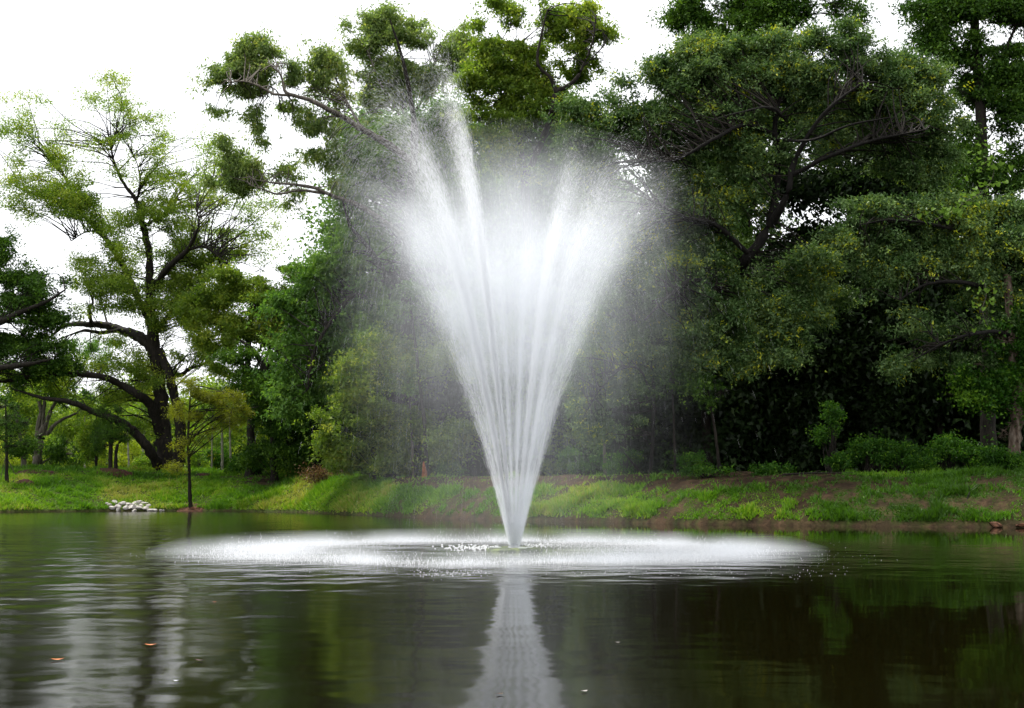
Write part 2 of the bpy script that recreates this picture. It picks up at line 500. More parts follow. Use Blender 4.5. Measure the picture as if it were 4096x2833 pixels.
def build_terrain():
    xs = np.unique(np.concatenate([np.linspace(-900, -60, 22), np.linspace(-60, -34, 27), np.linspace(-34, 24, 260), np.linspace(24, 60, 30), np.linspace(60, 900, 22)]))
    ys = np.unique(np.concatenate([np.linspace(-600, -12, 12), np.linspace(-12, 4, 17), np.linspace(4, 40, 19), np.linspace(40, 96, 250), np.linspace(96, 140, 45), np.linspace(140, 1500, 24)]))
    X, Yg = np.meshgrid(xs, ys, indexing='ij')
    Z = ground_z(X, Yg)
    v = np.stack([X, Yg, Z], -1).reshape(-1, 3)
    nx, ny = len(xs), len(ys)
    i = np.arange((nx - 1))[:, None] * ny + np.arange(ny - 1)[None]
    q = np.stack([i, i + ny, i + ny + 1, i + 1], -1).reshape(-1)
    g = grass_density(X, np.maximum(Yg, 1)).reshape(-1)
    m, nt, out = new_mat('ground_soil_and_grass')
    at = nt.nodes.new('ShaderNodeAttribute'); at.attribute_name = 'grass'
    tc = nt.nodes.new('ShaderNodeTexCoord')
    n1 = nt.nodes.new('ShaderNodeTexNoise'); n1.inputs['Scale'].default_value = 2.2; n1.inputs['Detail'].default_value = 8; n1.inputs['Roughness'].default_value = 0.7
    n2 = nt.nodes.new('ShaderNodeTexNoise'); n2.inputs['Scale'].default_value = 9; n2.inputs['Detail'].default_value = 4
    soil = ramp(nt, [(0.30, (0.010, 0.007, 0.004)), (0.50, (0.036, 0.023, 0.013)), (0.64, (0.072, 0.045, 0.025)), (0.80, (0.16, 0.10, 0.055))])
    grs = ramp(nt, [(0.3, (0.020, 0.038, 0.006)), (0.7, (0.055, 0.095, 0.012))])
    mx = nt.nodes.new('ShaderNodeMixRGB')
    bs = nt.nodes.new('ShaderNodeBsdfPrincipled'); bs.inputs['Roughness'].default_value = 0.95; bs.inputs['Specular IOR Level'].default_value = 0.1
    bp = nt.nodes.new('ShaderNodeBump'); bp.inputs['Strength'].default_value = 0.8; bp.inputs['Distance'].default_value = 0.12
    for n in (n1, n2): nt.links.new(tc.outputs['Object'], n.inputs['Vector'])
    nt.links.new(n1.outputs['Fac'], soil.inputs['Fac']); nt.links.new(n2.outputs['Fac'], grs.inputs['Fac'])
    nt.links.new(at.outputs['Fac'], mx.inputs[0]); nt.links.new(soil.outputs['Color'], mx.inputs[1]); nt.links.new(grs.outputs['Color'], mx.inputs[2])
    nt.links.new(mx.outputs[0], bs.inputs['Base Color'])
    nt.links.new(n1.outputs['Fac'], bp.inputs['Height']); nt.links.new(bp.outputs[0], bs.inputs['Normal'])
    nt.links.new(bs.outputs[0], out.inputs['Surface'])
    o = quick_mesh('ground', v, 4, q, m, smooth_shade=True, extra={'grass': g})
    tag(o, 'earth bank around the pond, grassy at left and bare brown in the middle', kind='structure')
build_terrain()

NOZ = P(2058, 2192, 1.0); NOZ = np.array([0, 0, CAMZ]) + ray(2058, 2192) * ((0.05 - CAMZ) / ray(2058, 2192)[2])
FX, FY = float(NOZ[0]), float(NOZ[1])
PPM = F / FY

def build_water():
    m, nt, out = new_mat('pond_water')
    bs = nt.nodes.new('ShaderNodeBsdfPrincipled')
    bs.inputs['Base Color'].default_value = (0.0042, 0.0034, 0.0007, 1)
    bs.inputs['Roughness'].default_value = 0.11
    bs.inputs['IOR'].default_value = 1.33
    tc = nt.nodes.new('ShaderNodeTexCoord')
    geo = nt.nodes.new('ShaderNodeNewGeometry')
    def noise(scale, stretch, detail=2.0):
        mp = nt.nodes.new('ShaderNodeMapping'); mp.inputs['Scale'].default_value = stretch
        n = nt.nodes.new('ShaderNodeTexNoise'); n.inputs['Scale'].default_value = scale; n.inputs['Detail'].default_value = detail
        nt.links.new(geo.outputs['Position'], mp.inputs['Vector']); nt.links.new(mp.outputs[0], n.inputs['Vector'])
        return n
    def math_(op, a, b):
        n = nt.nodes.new('ShaderNodeMath'); n.operation = op
        for k, s in enumerate((a, b)):
            if isinstance(s, (int, float)): n.inputs[k].default_value = s
            elif s is not None: nt.links.new(s, n.inputs[k])
        return n.outputs[0]
    big = noise(0.9, (1, 1, 1), 2.0)
    small = noise(3.2, (0.8, 1, 1), 2.5)
    patch = noise(0.16, (1, 1, 1), 1.0)
    at = nt.nodes.new('ShaderNodeAttribute'); at.attribute_name = 'ripple'
    rg = nt.nodes.new('ShaderNodeMapRange'); rg.inputs[1].default_value = 0.05; rg.inputs[2].default_value = 0.45; rg.inputs[3].default_value = 0.04; rg.inputs[4].default_value = 0.12
    nt.links.new(at.outputs['Fac'], rg.inputs[0]); nt.links.new(rg.outputs[0], bs.inputs['Roughness'])
    h = math_('ADD', math_('MULTIPLY', big.outputs['Fac'], 0.085), math_('MULTIPLY', small.outputs['Fac'], 0.009))
    pf = nt.nodes.new('ShaderNodeMapRange'); pf.inputs[1].default_value = 0.35; pf.inputs[2].default_value = 0.65; pf.inputs[3].default_value = 0.5; pf.inputs[4].default_value = 1.2
    nt.links.new(patch.outputs['Fac'], pf.inputs[0])
    h = math_('MULTIPLY', math_('MULTIPLY', h, at.outputs['Fac']), pf.outputs[0])
    bp = nt.nodes.new('ShaderNodeBump'); bp.inputs['Strength'].default_value = 1.0; bp.inputs['Distance'].default_value = 1.0
    nt.links.new(h, bp.inputs['Height'])
    nt.links.new(bp.outputs[0], bs.inputs['Normal'])
    nt.links.new(bs.outputs[0], out.inputs['Surface'])
    xs = np.linspace(-58, 48, 130); ys = np.linspace(-5, 82, 120)
    X, Yg = np.meshgrid(xs, ys, indexing='ij')
    v = np.stack([X, Yg, np.zeros_like(X)], -1).reshape(-1, 3)
    nx, ny = len(xs), len(ys)
    i = np.arange((nx - 1))[:, None] * ny + np.arange(ny - 1)[None]
    q = np.stack([i, i + ny, i + ny + 1, i + 1], -1).reshape(-1)
    r = np.hypot(X - FX, Yg - FY)
    rip = 0.08 + 0.10 * np.exp(-((X - FX) / 2.2) ** 2) + 0.62 * smooth((-X - 0.5) / 5.0) * smooth((Yg - 7) / 8) + 0.22 * smooth((-X) / 3.0) + 1.0 * np.exp(-((r - 6) / 3.0) ** 2)
    rip = rip * (1 - 0.6 * smooth((Yg - 38) / 10)) * (1 - 0.45 * smooth((X - 0.5) / 4) * smooth((r - 6.5) / 2))
    o = quick_mesh('water', v, 4, q, m, extra={'ripple': rip.reshape(-1)})
    tag(o, 'murky dark green pond water, rippled on the left and still on the right', kind='structure')
build_water()

# ------------------------------------------------------------------ grass and ground cover
def build_grass():
    n = 600000
    px = np.where(rng.random(n) < 0.84, rng.uniform(-120, 4220, n), np.where(rng.random(n) < 0.6, rng.uniform(-1500, -120, n), rng.uniform(4220, 5100, n)))
    x0 = (px - CX) / F
    # sample in depth past the shore line
    d = rng.uniform(0, 1, n) ** 1.15
    Yc = 60 + np.zeros(n)
    for _ in range(4):
        Yc = shoreY(x0 * Yc)
    L = np.where(x0 * Yc < -10, 20.0, 8.5)
    Yg = Yc + d * L
    x = x0 * Yg
    den = grass_density(x, Yg)
    keep = rng.random(n) < np.clip(den ** 1.3 * 0.75 + 0.015, 0, 1) * (Yg > shoreY(x) + 0.1)
    x, Yg, den = x[keep], Yg[keep], den[keep]
    n = len(x)
    x += rng.normal(size=n) * 0.03
    z = ground_z(x, Yg)
    tall = fbm(x * 1.6, Yg * 2.2, 77, 4)
    h = (0.06 + 0.75 * np.clip(tall - 0.42, 0, 1)) * rng.uniform(0.6, 1.35, n) * (0.55 + 0.6 * den)
    pxk = CX + F * x / Yg
    h *= np.where(pxk > 2300, 0.95, 1.0)
    w = 0.022 + 0.012 * rng.random(n) + (Yg > 60) * 0.012
    ang = rng.uniform(0, 2 * np.pi, n)
    s = np.stack([np.cos(ang), np.sin(ang), np.zeros(n)], 1) * w[:, None]
    lean = rng.normal(size=(n, 2)) * 0.55
    tip = np.stack([lean[:, 0] * h, lean[:, 1] * h, h], 1)
    b = np.stack([x, Yg, z - 0.01], 1)
    v = np.stack([b - s, b + s, b + tip], 1).reshape(-1, 3)
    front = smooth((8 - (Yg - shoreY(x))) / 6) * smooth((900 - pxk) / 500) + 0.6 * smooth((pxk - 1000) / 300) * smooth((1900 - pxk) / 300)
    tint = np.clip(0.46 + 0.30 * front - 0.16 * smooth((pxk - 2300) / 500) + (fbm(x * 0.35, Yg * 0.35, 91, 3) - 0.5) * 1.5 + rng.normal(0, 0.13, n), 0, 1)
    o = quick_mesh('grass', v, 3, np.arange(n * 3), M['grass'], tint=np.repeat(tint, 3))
    tag(o, 'bright green rough grass growing on the far bank of the pond', 'grass', kind='stuff')
build_grass()

# ------------------------------------------------------------------ trees
MID = 'slender trees at the edge of the wood'

# 1 the big spreading oak on the left bank
oak = make_tree('oak_tree', 'big spreading oak on the left bank with dark arching limbs against the sky', 'tree', 88, 668,
    [([(668, 1890), (655, 1760), (645, 1620), (632, 1480), (612, 1350), (603, 1250), (600, 1146), (598, 1033), (581, 931), (569, 898), (547, 807), (502, 745), (468, 678), (448, 616), (452, 560), (490, 505)],
      [42, 31, 28, 26, 23, 20, 17, 15, 13, 12, 9, 7, 5, 4, 3, 2]),
     ([(705, 1885, -1), (724, 1746, -1), (700, 1588, -1), (676, 1500, -1), (640, 1400, 0)], [26, 22, 20, 18, 14]),
     ([(652, 1880, -2), (631, 1855, -2), (582, 1776, -3), (522, 1715, -3), (449, 1673, -4), (364, 1643, -4), (273, 1606, -5), (182, 1594, -5), (60, 1560, -5)], [24, 21, 19, 17, 15, 12, 10, 7, 3]),
     ([(645, 1760, 0), (606, 1625, -1), (546, 1576, -2), (485, 1540, -2), (412, 1509, -3), (303, 1497, -3), (182, 1497, -4), (60, 1521, -4), (-40, 1530, -4)], [22, 20, 17, 15, 13, 11, 9, 7, 4]),
     ([(628, 1430), (600, 1385, 0), (560, 1350, 1), (516, 1333, 2), (425, 1303, 3), (340, 1297, 3), (261, 1303, 4), (205, 1345, 4)], [26, 24, 22, 20, 16, 12, 9, 4]),
     ([(480, 1322, 2), (400, 1330, 1), (340, 1322, 1), (265, 1345, 0)], [9, 8, 6, 3]),
     ([(365, 1297, 3), (358, 1240, 2), (372, 1205, 2), (350, 1150, 2)], [9, 7, 5, 3]),
     ([(430, 1300, 3), (420, 1260, 4), (408, 1225, 4), (395, 1200, 4)], [5, 4, 3, 2]),
     ([(603, 1290), (560, 1210, 1), (520, 1120, 2), (490, 1061, 2), (451, 993, 2), (406, 937, 3), (338, 864, 3), (304, 841, 3), (242, 807, 4), (180, 790, 4), (113, 768, 4), (55, 742, 4)], [15, 14, 14, 13, 12, 11, 9, 8, 6, 5, 4, 2]),
     ([(338, 864, 3), (300, 790, 3), (271, 734, 3), (248, 683, 3), (231, 661, 3), (180, 616, 4), (124, 565, 4)], [7, 6, 6, 5, 5, 3, 2]),
     ([(451, 993, 2), (400, 930, 2), (340, 930, 2), (285, 965, 2)], [5, 4, 3, 1.5]),
     ([(615, 1150), (677, 1067, -2), (750, 999, -3), (789, 920, -4), (795, 886, -4), (785, 820, -4)], [14, 12, 9, 6, 4, 2]),
     ([(750, 999, -3), (817, 988, -3), (868, 1022, -3), (905, 1052, -3)], [6, 5, 4, 2]),
     ([(625, 1330), (700, 1230, 2), (806, 1134, 3), (868, 1084, 4), (925, 1030, 4)], [11, 9, 8, 5, 2]),
     ([(575, 905), (620, 880, 2), (665, 850, 2), (700, 800, 3)], [7, 6, 4, 2]),
     ([(545, 807), (560, 740, 1), (550, 660, 1), (525, 600, 1)], [4, 3, 2, 1.5]),
     ([(668, 1490), (720, 1500, 2), (760, 1475, 2), (800, 1462, 3), (861, 1430, 3)], [14, 10, 8, 7, 4])],
    [(110, 480, 110, 80, .35), (60, 600, 100, 80, .3), (150, 640, 90, 60, .4), (440, 430, 80, 90, .5), (500, 500, 110, 80, .4), (470, 580, 90, 50, .35), (300, 560, 120, 80, .18), (130, 740, 110, 50, .55),
     (40, 780, 90, 70, .45), (230, 780, 70, 50, .8), (240, 590, 70, 50, .5), (310, 790, 80, 70, 1.0), (360, 850, 70, 60, 1), (430, 900, 60, 60, .7), (540, 880, 70, 60, .9), (620, 820, 70, 60, .7), (560, 690, 90, 50, .5),
     (700, 640, 110, 80, .4), (720, 790, 100, 80, .6), (810, 880, 110, 100, .75), (850, 1000, 90, 60, .8), (660, 980, 70, 80, .9), (740, 1080, 80, 60, .9), (500, 1000, 60, 70, .7), (870, 640, 110, 80, .35),
     (950, 760, 110, 90, .4), (1040, 850, 80, 100, .3), (970, 940, 100, 70, .4), (1080, 1000, 60, 60, .2), (900, 1080, 90, 50, .6), (560, 1090, 50, 50, .6), (390, 1090, 110, 50, .9), (480, 1170, 110, 60, 1), (330, 1180, 80, 50, .8),
     (690, 1180, 80, 50, .8), (820, 1170, 90, 60, .8), (560, 1240, 60, 40, .7), (700, 1270, 80, 60, .8), (430, 1390, 60, 30, .5), (620, 1520, 90, 50, .9), (520, 1470, 90, 50, .9), (400, 1470, 100, 40, .8),
     (250, 1460, 110, 40, .9), (120, 1500, 120, 50, .9), (330, 1570, 110, 40, .9), (200, 1570, 110, 40, .9), (450, 1600, 90, 40, .9), (330, 1670, 90, 30, .8), (780, 1400, 90, 60, 1), (860, 1400, 70, 50, .9), (740, 1300, 80, 60, .8), (590, 1700, 50, 40, .5)],
    'oak', 135000, 0.15, crad=0.7, spread=1.2, sparse=0.26, reach=7, depth=1.5, bscale=1.45, ragged=0.35, rscale=0.6, cden=0.9)

# 2 dark oak crown at the left edge
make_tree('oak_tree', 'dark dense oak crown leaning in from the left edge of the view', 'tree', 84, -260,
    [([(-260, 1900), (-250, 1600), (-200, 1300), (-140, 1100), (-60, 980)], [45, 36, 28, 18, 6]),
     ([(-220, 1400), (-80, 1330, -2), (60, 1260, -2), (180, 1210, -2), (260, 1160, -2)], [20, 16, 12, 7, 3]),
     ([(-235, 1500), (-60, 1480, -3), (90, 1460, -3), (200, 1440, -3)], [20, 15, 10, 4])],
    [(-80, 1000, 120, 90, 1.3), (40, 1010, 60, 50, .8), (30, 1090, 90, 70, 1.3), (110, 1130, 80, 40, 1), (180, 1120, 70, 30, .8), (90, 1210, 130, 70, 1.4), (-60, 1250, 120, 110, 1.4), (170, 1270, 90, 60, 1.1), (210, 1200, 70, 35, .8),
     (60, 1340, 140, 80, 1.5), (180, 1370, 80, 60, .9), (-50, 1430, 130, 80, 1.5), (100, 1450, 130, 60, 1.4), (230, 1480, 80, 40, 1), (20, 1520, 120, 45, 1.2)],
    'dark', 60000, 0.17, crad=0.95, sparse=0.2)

# 3 tree with long bare limb reaching left over the water edge
make_tree('hickory_tree', 'tree with hanging leaf clumps whose long bare limb reaches left against the sky', 'tree', 67, 1640,
    [([(1640, 1890), (1640, 1500), (1620, 1100), (1640, 800), (1660, 560), (1640, 380), (1600, 200), (1560, 80)], [28, 26, 22, 18, 14, 10, 6, 3]),
     ([(1640, 640), (1540, 570, -1), (1452, 520, -2), (1383, 476, -2), (1301, 432, -3), (1239, 401, -3), (1170, 382, -3), (1138, 363, -3), (1123, 301, -3), (1082, 263, -3)], [15, 14, 13, 11, 10, 8, 7, 6, 4, 2]),
     ([(1170, 382, -3), (1094, 376, -3), (1038, 345, -3), (975, 326, -3), (920, 330, -3)], [6, 5, 4, 3, 1.5]),
     ([(1620, 950), (1450, 830, -2), (1320, 780, -3), (1257, 752, -3), (1176, 739, -3), (1100, 733, -3), (1020, 720, -3)], [13, 11, 8, 7, 5, 4, 2]),
     ([(1300, 775, -3), (1200, 762, -3), (1113, 777, -3), (1069, 764, -3), (1000, 740, -3)], [6, 5, 4, 3, 1.5]),
     ([(1450, 520, -2), (1400, 430, -1), (1360, 350, 0), (1310, 250, 0)], [6, 5, 4, 2])],
    [(950, 220, 70, 60, .9), (1050, 200, 70, 50, .8), (900, 300, 45, 60, .9), (885, 400, 30, 60, .8), (990, 290, 70, 60, 1), (1100, 280, 60, 70, .9), (1010, 370, 60, 45, .9), (1035, 470, 35, 75, 1), (1150, 300, 60, 45, .7),
     (1120, 400, 70, 45, .9), (1200, 360, 70, 45, .7), (1270, 190, 50, 45, .8), (1310, 260, 55, 50, .9), (1270, 320, 50, 60, .8), (1350, 230, 40, 50, .6), (1370, 360, 50, 50, .6), (1210, 480, 80, 35, .8), (1280, 520, 60, 40, .7), (1340, 470, 45, 45, .6),
     (925, 600, 60, 45, 1), (880, 690, 50, 70, 1.1), (960, 680, 70, 60, 1.1), (1010, 740, 50, 50, .8), (1055, 545, 22, 40, .8), (1180, 600, 35, 20, .6), (1230, 600, 35, 40, .6), (1150, 700, 45, 40, .8), (1180, 780, 30, 40, .9), (860, 430, 14, 20, .6), (1300, 600, 40, 45, .7), (1340, 680, 35, 50, .8)],
    'hickory', 40000, 0.18, bark='bark_grey', crad=0.62, flat=1.0, droop=0.7, sparse=0.13, aspect=0.42, reach=4.5, cden=1.25)

make_tree('hickory_tree', 'clumpy pale green treetop rising to the frame top left of the fountain plume', 'tree', 72, 1560,
    [([(1560, 1890), (1570, 1300), (1600, 800), (1620, 500), (1600, 250), (1540, 60)], [24, 22, 18, 12, 7, 2]),
     ([(1610, 520), (1700, 380, 1), (1740, 250, 1), (1780, 150, 1)], [8, 6, 4, 2]), ([(1600, 460), (1520, 330, -1), (1470, 200, -1)], [7, 5, 2])],
    [(1540, 60, 50, 45, .9), (1480, 100, 60, 40, .9), (1550, 140, 90, 50, 1), (1450, 200, 50, 50, .8), (1560, 230, 110, 60, 1.1), (1620, 130, 45, 60, .9), (1700, 110, 50, 50, .8), (1680, 210, 80, 70, 1), (1780, 180, 70, 60, .8), (1850, 160, 50, 60, .6),
     (1840, 240, 70, 60, .8), (1500, 310, 90, 50, 1), (1640, 320, 110, 60, 1), (1760, 320, 90, 60, .9), (1430, 370, 45, 60, .7), (1530, 400, 90, 50, .9), (1410, 470, 40, 40, .7), (1390, 100, 16, 25, .5)],
    'hickory', 46000, 0.185, bark='bark_grey', crad=0.62, flat=0.9, droop=0.5, sparse=0.13, aspect=0.44, reach=4.5, cden=1.2)

# 5 dense weeping oak mass left of the fountain
make_tree('willow_oak', 'broad weeping oak whose dense green crown droops behind the left of the plume', 'tree', 69, 1480,
    [([(1480, 1890, 4), (1500, 1500, 3), (1560, 1200, 1), (1600, 900), (1600, 650), (1560, 500)], [30, 28, 24, 18, 12, 5]),
     ([(1540, 1260), (1430, 1180, -1), (1350, 1250, -2), (1260, 1400, -2), (1230, 1560, -2)], [14, 11, 8, 6, 3]),
     ([(1570, 1150), (1480, 1000, -2), (1400, 900, -2), (1370, 800, -2)], [13, 10, 6, 3]),
     ([(1590, 900), (1720, 760, 1), (1820, 600, 1)], [12, 8, 4])],
    [(1480, 520, 90, 50, .9), (1620, 500, 120, 60, .9), (1780, 480, 110, 70, .8), (1430, 610, 90, 70, 1), (1570, 640, 130, 70, 1.1), (1740, 620, 130, 80, 1), (1420, 740, 90, 70, 1.1), (1560, 780, 140, 70, 1), (1720, 760, 130, 90, .9),
     (1420, 860, 80, 50, 1), (1560, 900, 120, 50, .7), (1450, 980, 150, 60, 1.1), (1330, 1010, 90, 50, 1), (1600, 1040, 150, 80, 1), (1250, 1090, 80, 50, 1), (1380, 1110, 150, 80, 1.3), (1550, 1180, 150, 90, 1.2), (1270, 1190, 110, 70, 1.3),
     (1400, 1260, 140, 80, 1.2), (1190, 1240, 80, 80, 1.2), (1560, 1320, 140, 90, 1.2), (1250, 1340, 100, 90, 1.3), (1390, 1390, 120, 70, .9), (1190, 1440, 90, 100, 1.3), (1310, 1480, 80, 60, .7), (1160, 1580, 70, 80, 1.2), (1230, 1620, 60, 80, .8), (1280, 1560, 50, 60, .5),
     (1820, 900, 150, 80, .7), (1750, 1100, 130, 100, .8), (1900, 760, 100, 70, .7)],
    'willow', 125000, 0.19, crad=0.85, spread=1.25, flat=0.7, droop=0.35, sparse=0.13, reach=5, cden=1.1)

make_tree('young_tree', 'low bushy tree with soft green foliage to the ground behind the left spray', 'tree', 66, 1500,
    [([(1500, 1890), (1490, 1700), (1510, 1500), (1500, 1380)], [9, 8, 6, 3])],
    [(1500, 1420, 110, 70, 1), (1620, 1480, 110, 90, 1), (1430, 1560, 110, 90, 1.1), (1560, 1600, 130, 90, 1.1), (1680, 1620, 100, 100, 1), (1400, 1720, 100, 80, 1.1), (1530, 1740, 120, 80, 1.1), (1660, 1780, 100, 80, 1), (1380, 1830, 90, 60, 1), (1480, 1850, 100, 45, 1), (1600, 1860, 90, 35, 1)],
    'oak', 60000, 0.17, crad=0.8, flat=0.6, sparse=0.14, reach=4)
make_tree('young_tree', 'bushy green understorey tree hidden behind the fountain jets', 'tree', 64, 1960,
    [([(1960, 1890), (1950, 1600), (1980, 1300), (1960, 1100)], [12, 10, 8, 3])],
    [(1850, 1180, 120, 90, .8), (2000, 1080, 130, 90, .9), (2150, 1180, 120, 100, .9), (1900, 1330, 140, 90, .9), (2080, 1350, 140, 90, .9), (1820, 1480, 110, 90, .8), (1980, 1500, 130, 90, .9), (2150, 1520, 120, 90, .8), (2260, 1350, 100, 120, .8),
     (1800, 1650, 90, 90, .8), (1930, 1680, 110, 90, .8), (2080, 1700, 120, 90, .8), (2230, 1700, 90, 90, .7), (1780, 1820, 80, 60, .7), (2000, 1850, 100, 45, .7), (2200, 1850, 100, 45, .7)],
    'oak', 60000, 0.17, crad=0.75, flat=0.6, sparse=0.16, reach=4)

# 6 tall tree behind the plume, dark forked limbs
make_tree('tall_tree', 'tall tree with dark forked limbs and bright leaf tufts above the plume', 'tree', 64, 2130,
    [([(2130, 1890), (2120, 1300), (2110, 900), (2090, 650), (2060, 450), (2020, 300), (1990, 120)], [28, 26, 20, 14, 9, 6, 2]),
     ([(2110, 700), (2170, 560, -1), (2210, 440, -2), (2225, 370, -2), (2260, 350, -2), (2300, 320, -2), (2330, 270, -2), (2370, 170, -2), (2385, 60, -2)], [14, 13, 12, 11, 10, 8, 6, 4, 2]),
     ([(2225, 370, -2), (2200, 310, -2), (2150, 250, -2), (2170, 120, -2), (2190, 40, -2)], [9, 8, 6, 4, 2]),
     ([(2060, 450), (2050, 340, 1), (2080, 240, 1), (2060, 160, 1)], [6, 5, 3, 2]), ([(2330, 270, -2), (2400, 200, -2), (2440, 150, -2)], [3, 2.5, 1.5])],
    [(2010, 40, 50, 35, .8), (2060, 110, 80, 50, .9), (1960, 130, 60, 60, .8), (2140, 180, 80, 60, .9), (2190, 50, 55, 50, 1), (2230, 130, 50, 40, .9), (2000, 230, 100, 70, 1), (2130, 300, 70, 50, .8), (2300, 60, 45, 50, .9), (2370, 50, 40, 45, .9), (2330, 130, 45, 45, .9), (2390, 130, 40, 45, .8),
     (2430, 160, 40, 30, .7), (2300, 200, 60, 40, .9), (2360, 230, 45, 40, .8), (2260, 290, 70, 35, .9), (2390, 270, 35, 40, .6), (2200, 340, 70, 35, .8), (1930, 340, 80, 70, .9), (2040, 360, 90, 60, .9), (2130, 430, 90, 60, .9), (1950, 470, 90, 70, .9), (2060, 540, 90, 70, .8), (2250, 430, 80, 50, .8), (2170, 560, 60, 60, .6), (2000, 650, 90, 60, .7), (2120, 680, 70, 50, .5)],
    'oak', 66000, 0.165, crad=0.62, flat=0.75, sparse=0.12, reach=4.5, cden=1.1)

# 7 the great grey-green live oak
make_tree('live_oak', 'huge grey green live oak with yellow tinged leaf tips filling the right centre', 'tree', 52, 2960,
    [([(2960, 1890, 15), (2930, 1500, 12), (2900, 1230, 7), (2950, 1080, 1), (3020, 1000, 0), (3090, 850, 0), (3110, 640, 0), (3100, 480, 0), (3150, 300, 0)], [34, 32, 30, 26, 22, 18, 15, 11, 4]),
     ([(3080, 900, 0), (3150, 780, -1), (3180, 640, -1), (3300, 450, -2), (3450, 330, -2)], [18, 14, 11, 7, 3]),
     ([(3100, 540, 0), (2980, 500, -1), (2850, 560, -2), (2700, 640, -2), (2550, 640, -2)], [11, 9, 7, 5, 2]),
     ([(3000, 1020, 0), (2860, 900, -1), (2740, 870, -2), (2600, 800, -2)], [12, 9, 6, 3]),
     ([(2915, 1180, 1), (2780, 1120, -1), (2680, 1180, -2), (2580, 1280, -3)], [12, 9, 6, 3]),
     ([(3170, 700, -1), (3330, 620, -2), (3500, 560, -2), (3700, 520, -3)], [10, 8, 6, 3]),
     ([(3140, 480, 0), (3080, 430, -2), (2960, 450, -3), (2850, 480, -3)], [5, 4, 3, 1.5]),
     ([(3110, 560, 0), (3250, 560, -3), (3400, 500, -4), (3560, 470, -4)], [6, 5, 4, 2])],
    [(2480, 380, 70, 60, .35), (2420, 470, 90, 50, .8), (2300, 470, 80, 50, .8), (2350, 560, 110, 50, .9), (2250, 600, 90, 50, .8), (2480, 560, 80, 60, .9), (2400, 650, 80, 40, .7), (2380, 740, 70, 50, .8), (2520, 470, 60, 50, .9), (2560, 560, 70, 50, .9), (2480, 660, 60, 40, .8), (2460, 840, 90, 60, .9), (2600, 860, 70, 50, .9), (2560, 950, 80, 60, .9),
     (2620, 300, 60, 60, .9), (2700, 250, 90, 60, 1), (2650, 380, 90, 60, 1.1), (2780, 330, 100, 70, 1.1), (2880, 220, 90, 60, 1.1), (2980, 170, 60, 50, .9), (2800, 180, 60, 40, .8), (2600, 470, 70, 60, 1), (2720, 480, 100, 70, 1.1), (2900, 340, 110, 80, 1.1), (3060, 220, 90, 60, 1), (3050, 340, 100, 80, 1.1),
     (3180, 170, 90, 50, 1), (3300, 180, 90, 60, 1.1), (3430, 190, 80, 50, .9), (3370, 130, 60, 40, .6), (3200, 280, 100, 70, 1.1), (3350, 300, 110, 70, 1.1), (3500, 290, 100, 70, 1.1), (3610, 280, 80, 60, 1), (3700, 340, 80, 70, 1), (3560, 390, 110, 80, 1.2), (3700, 440, 90, 80, 1.1), (3390, 420, 110, 70, 1.1), (3230, 400, 90, 60, 1.1),
     (2640, 580, 70, 70, 1), (2760, 610, 100, 70, .9), (2900, 480, 110, 70, 1), (3020, 480, 90, 60, .9), (2900, 620, 100, 60, .8), (3260, 520, 90, 50, .9), (3420, 540, 110, 60, 1), (3560, 520, 100, 60, 1.1), (3700, 560, 90, 70, 1.1), (3780, 500, 60, 80, .8), (3790, 630, 90, 50, .9), (3650, 660, 110, 60, 1), (3500, 640, 110, 50, .9), (3700, 740, 60, 50, .7),
     (3000, 650, 100, 60, 1), (3130, 620, 80, 50, .8), (3200, 700, 70, 40, .7), (2700, 720, 90, 60, .9), (2820, 740, 90, 50, .8), (3000, 760, 90, 40, .8), (2640, 660, 50, 50, .7),
     (2800, 850, 110, 60, 1), (2940, 830, 90, 50, .9), (3060, 880, 60, 40, .6), (2700, 930, 80, 60, 1), (2850, 940, 100, 50, .9), (2680, 1040, 100, 70, 1.1), (2810, 1040, 100, 60, 1), (2600, 1090, 80, 60, 1), (2740, 1140, 110, 70, 1.1), (2960, 1130, 60, 40, .7),
     (2860, 1200, 110, 70, 1.1), (3000, 1240, 100, 60, 1), (2700, 1250, 100, 70, 1.1), (2840, 1320, 110, 60, 1.1), (2980, 1350, 120, 60, 1), (3120, 1240, 100, 80, .7), (3180, 1330, 100, 60, .7), (2730, 1370, 80, 50, 1), (2870, 1420, 110, 40, .9), (3020, 1440, 100, 35, .8), (2950, 1480, 60, 25, .6), (3150, 1420, 80, 40, .6),
     (3300, 640, 80, 40, .5), (3250, 1060, 120, 60, .7), (3150, 1130, 110, 60, .8), (3300, 1200, 120, 80, .6)],
    'liveoak', 270000, 0.135, crad=0.56, flat=0.85, ragged=0.2, rscale=1.1, sparse=0.10, reach=4.5, aspect=0.5, cden=1.25)

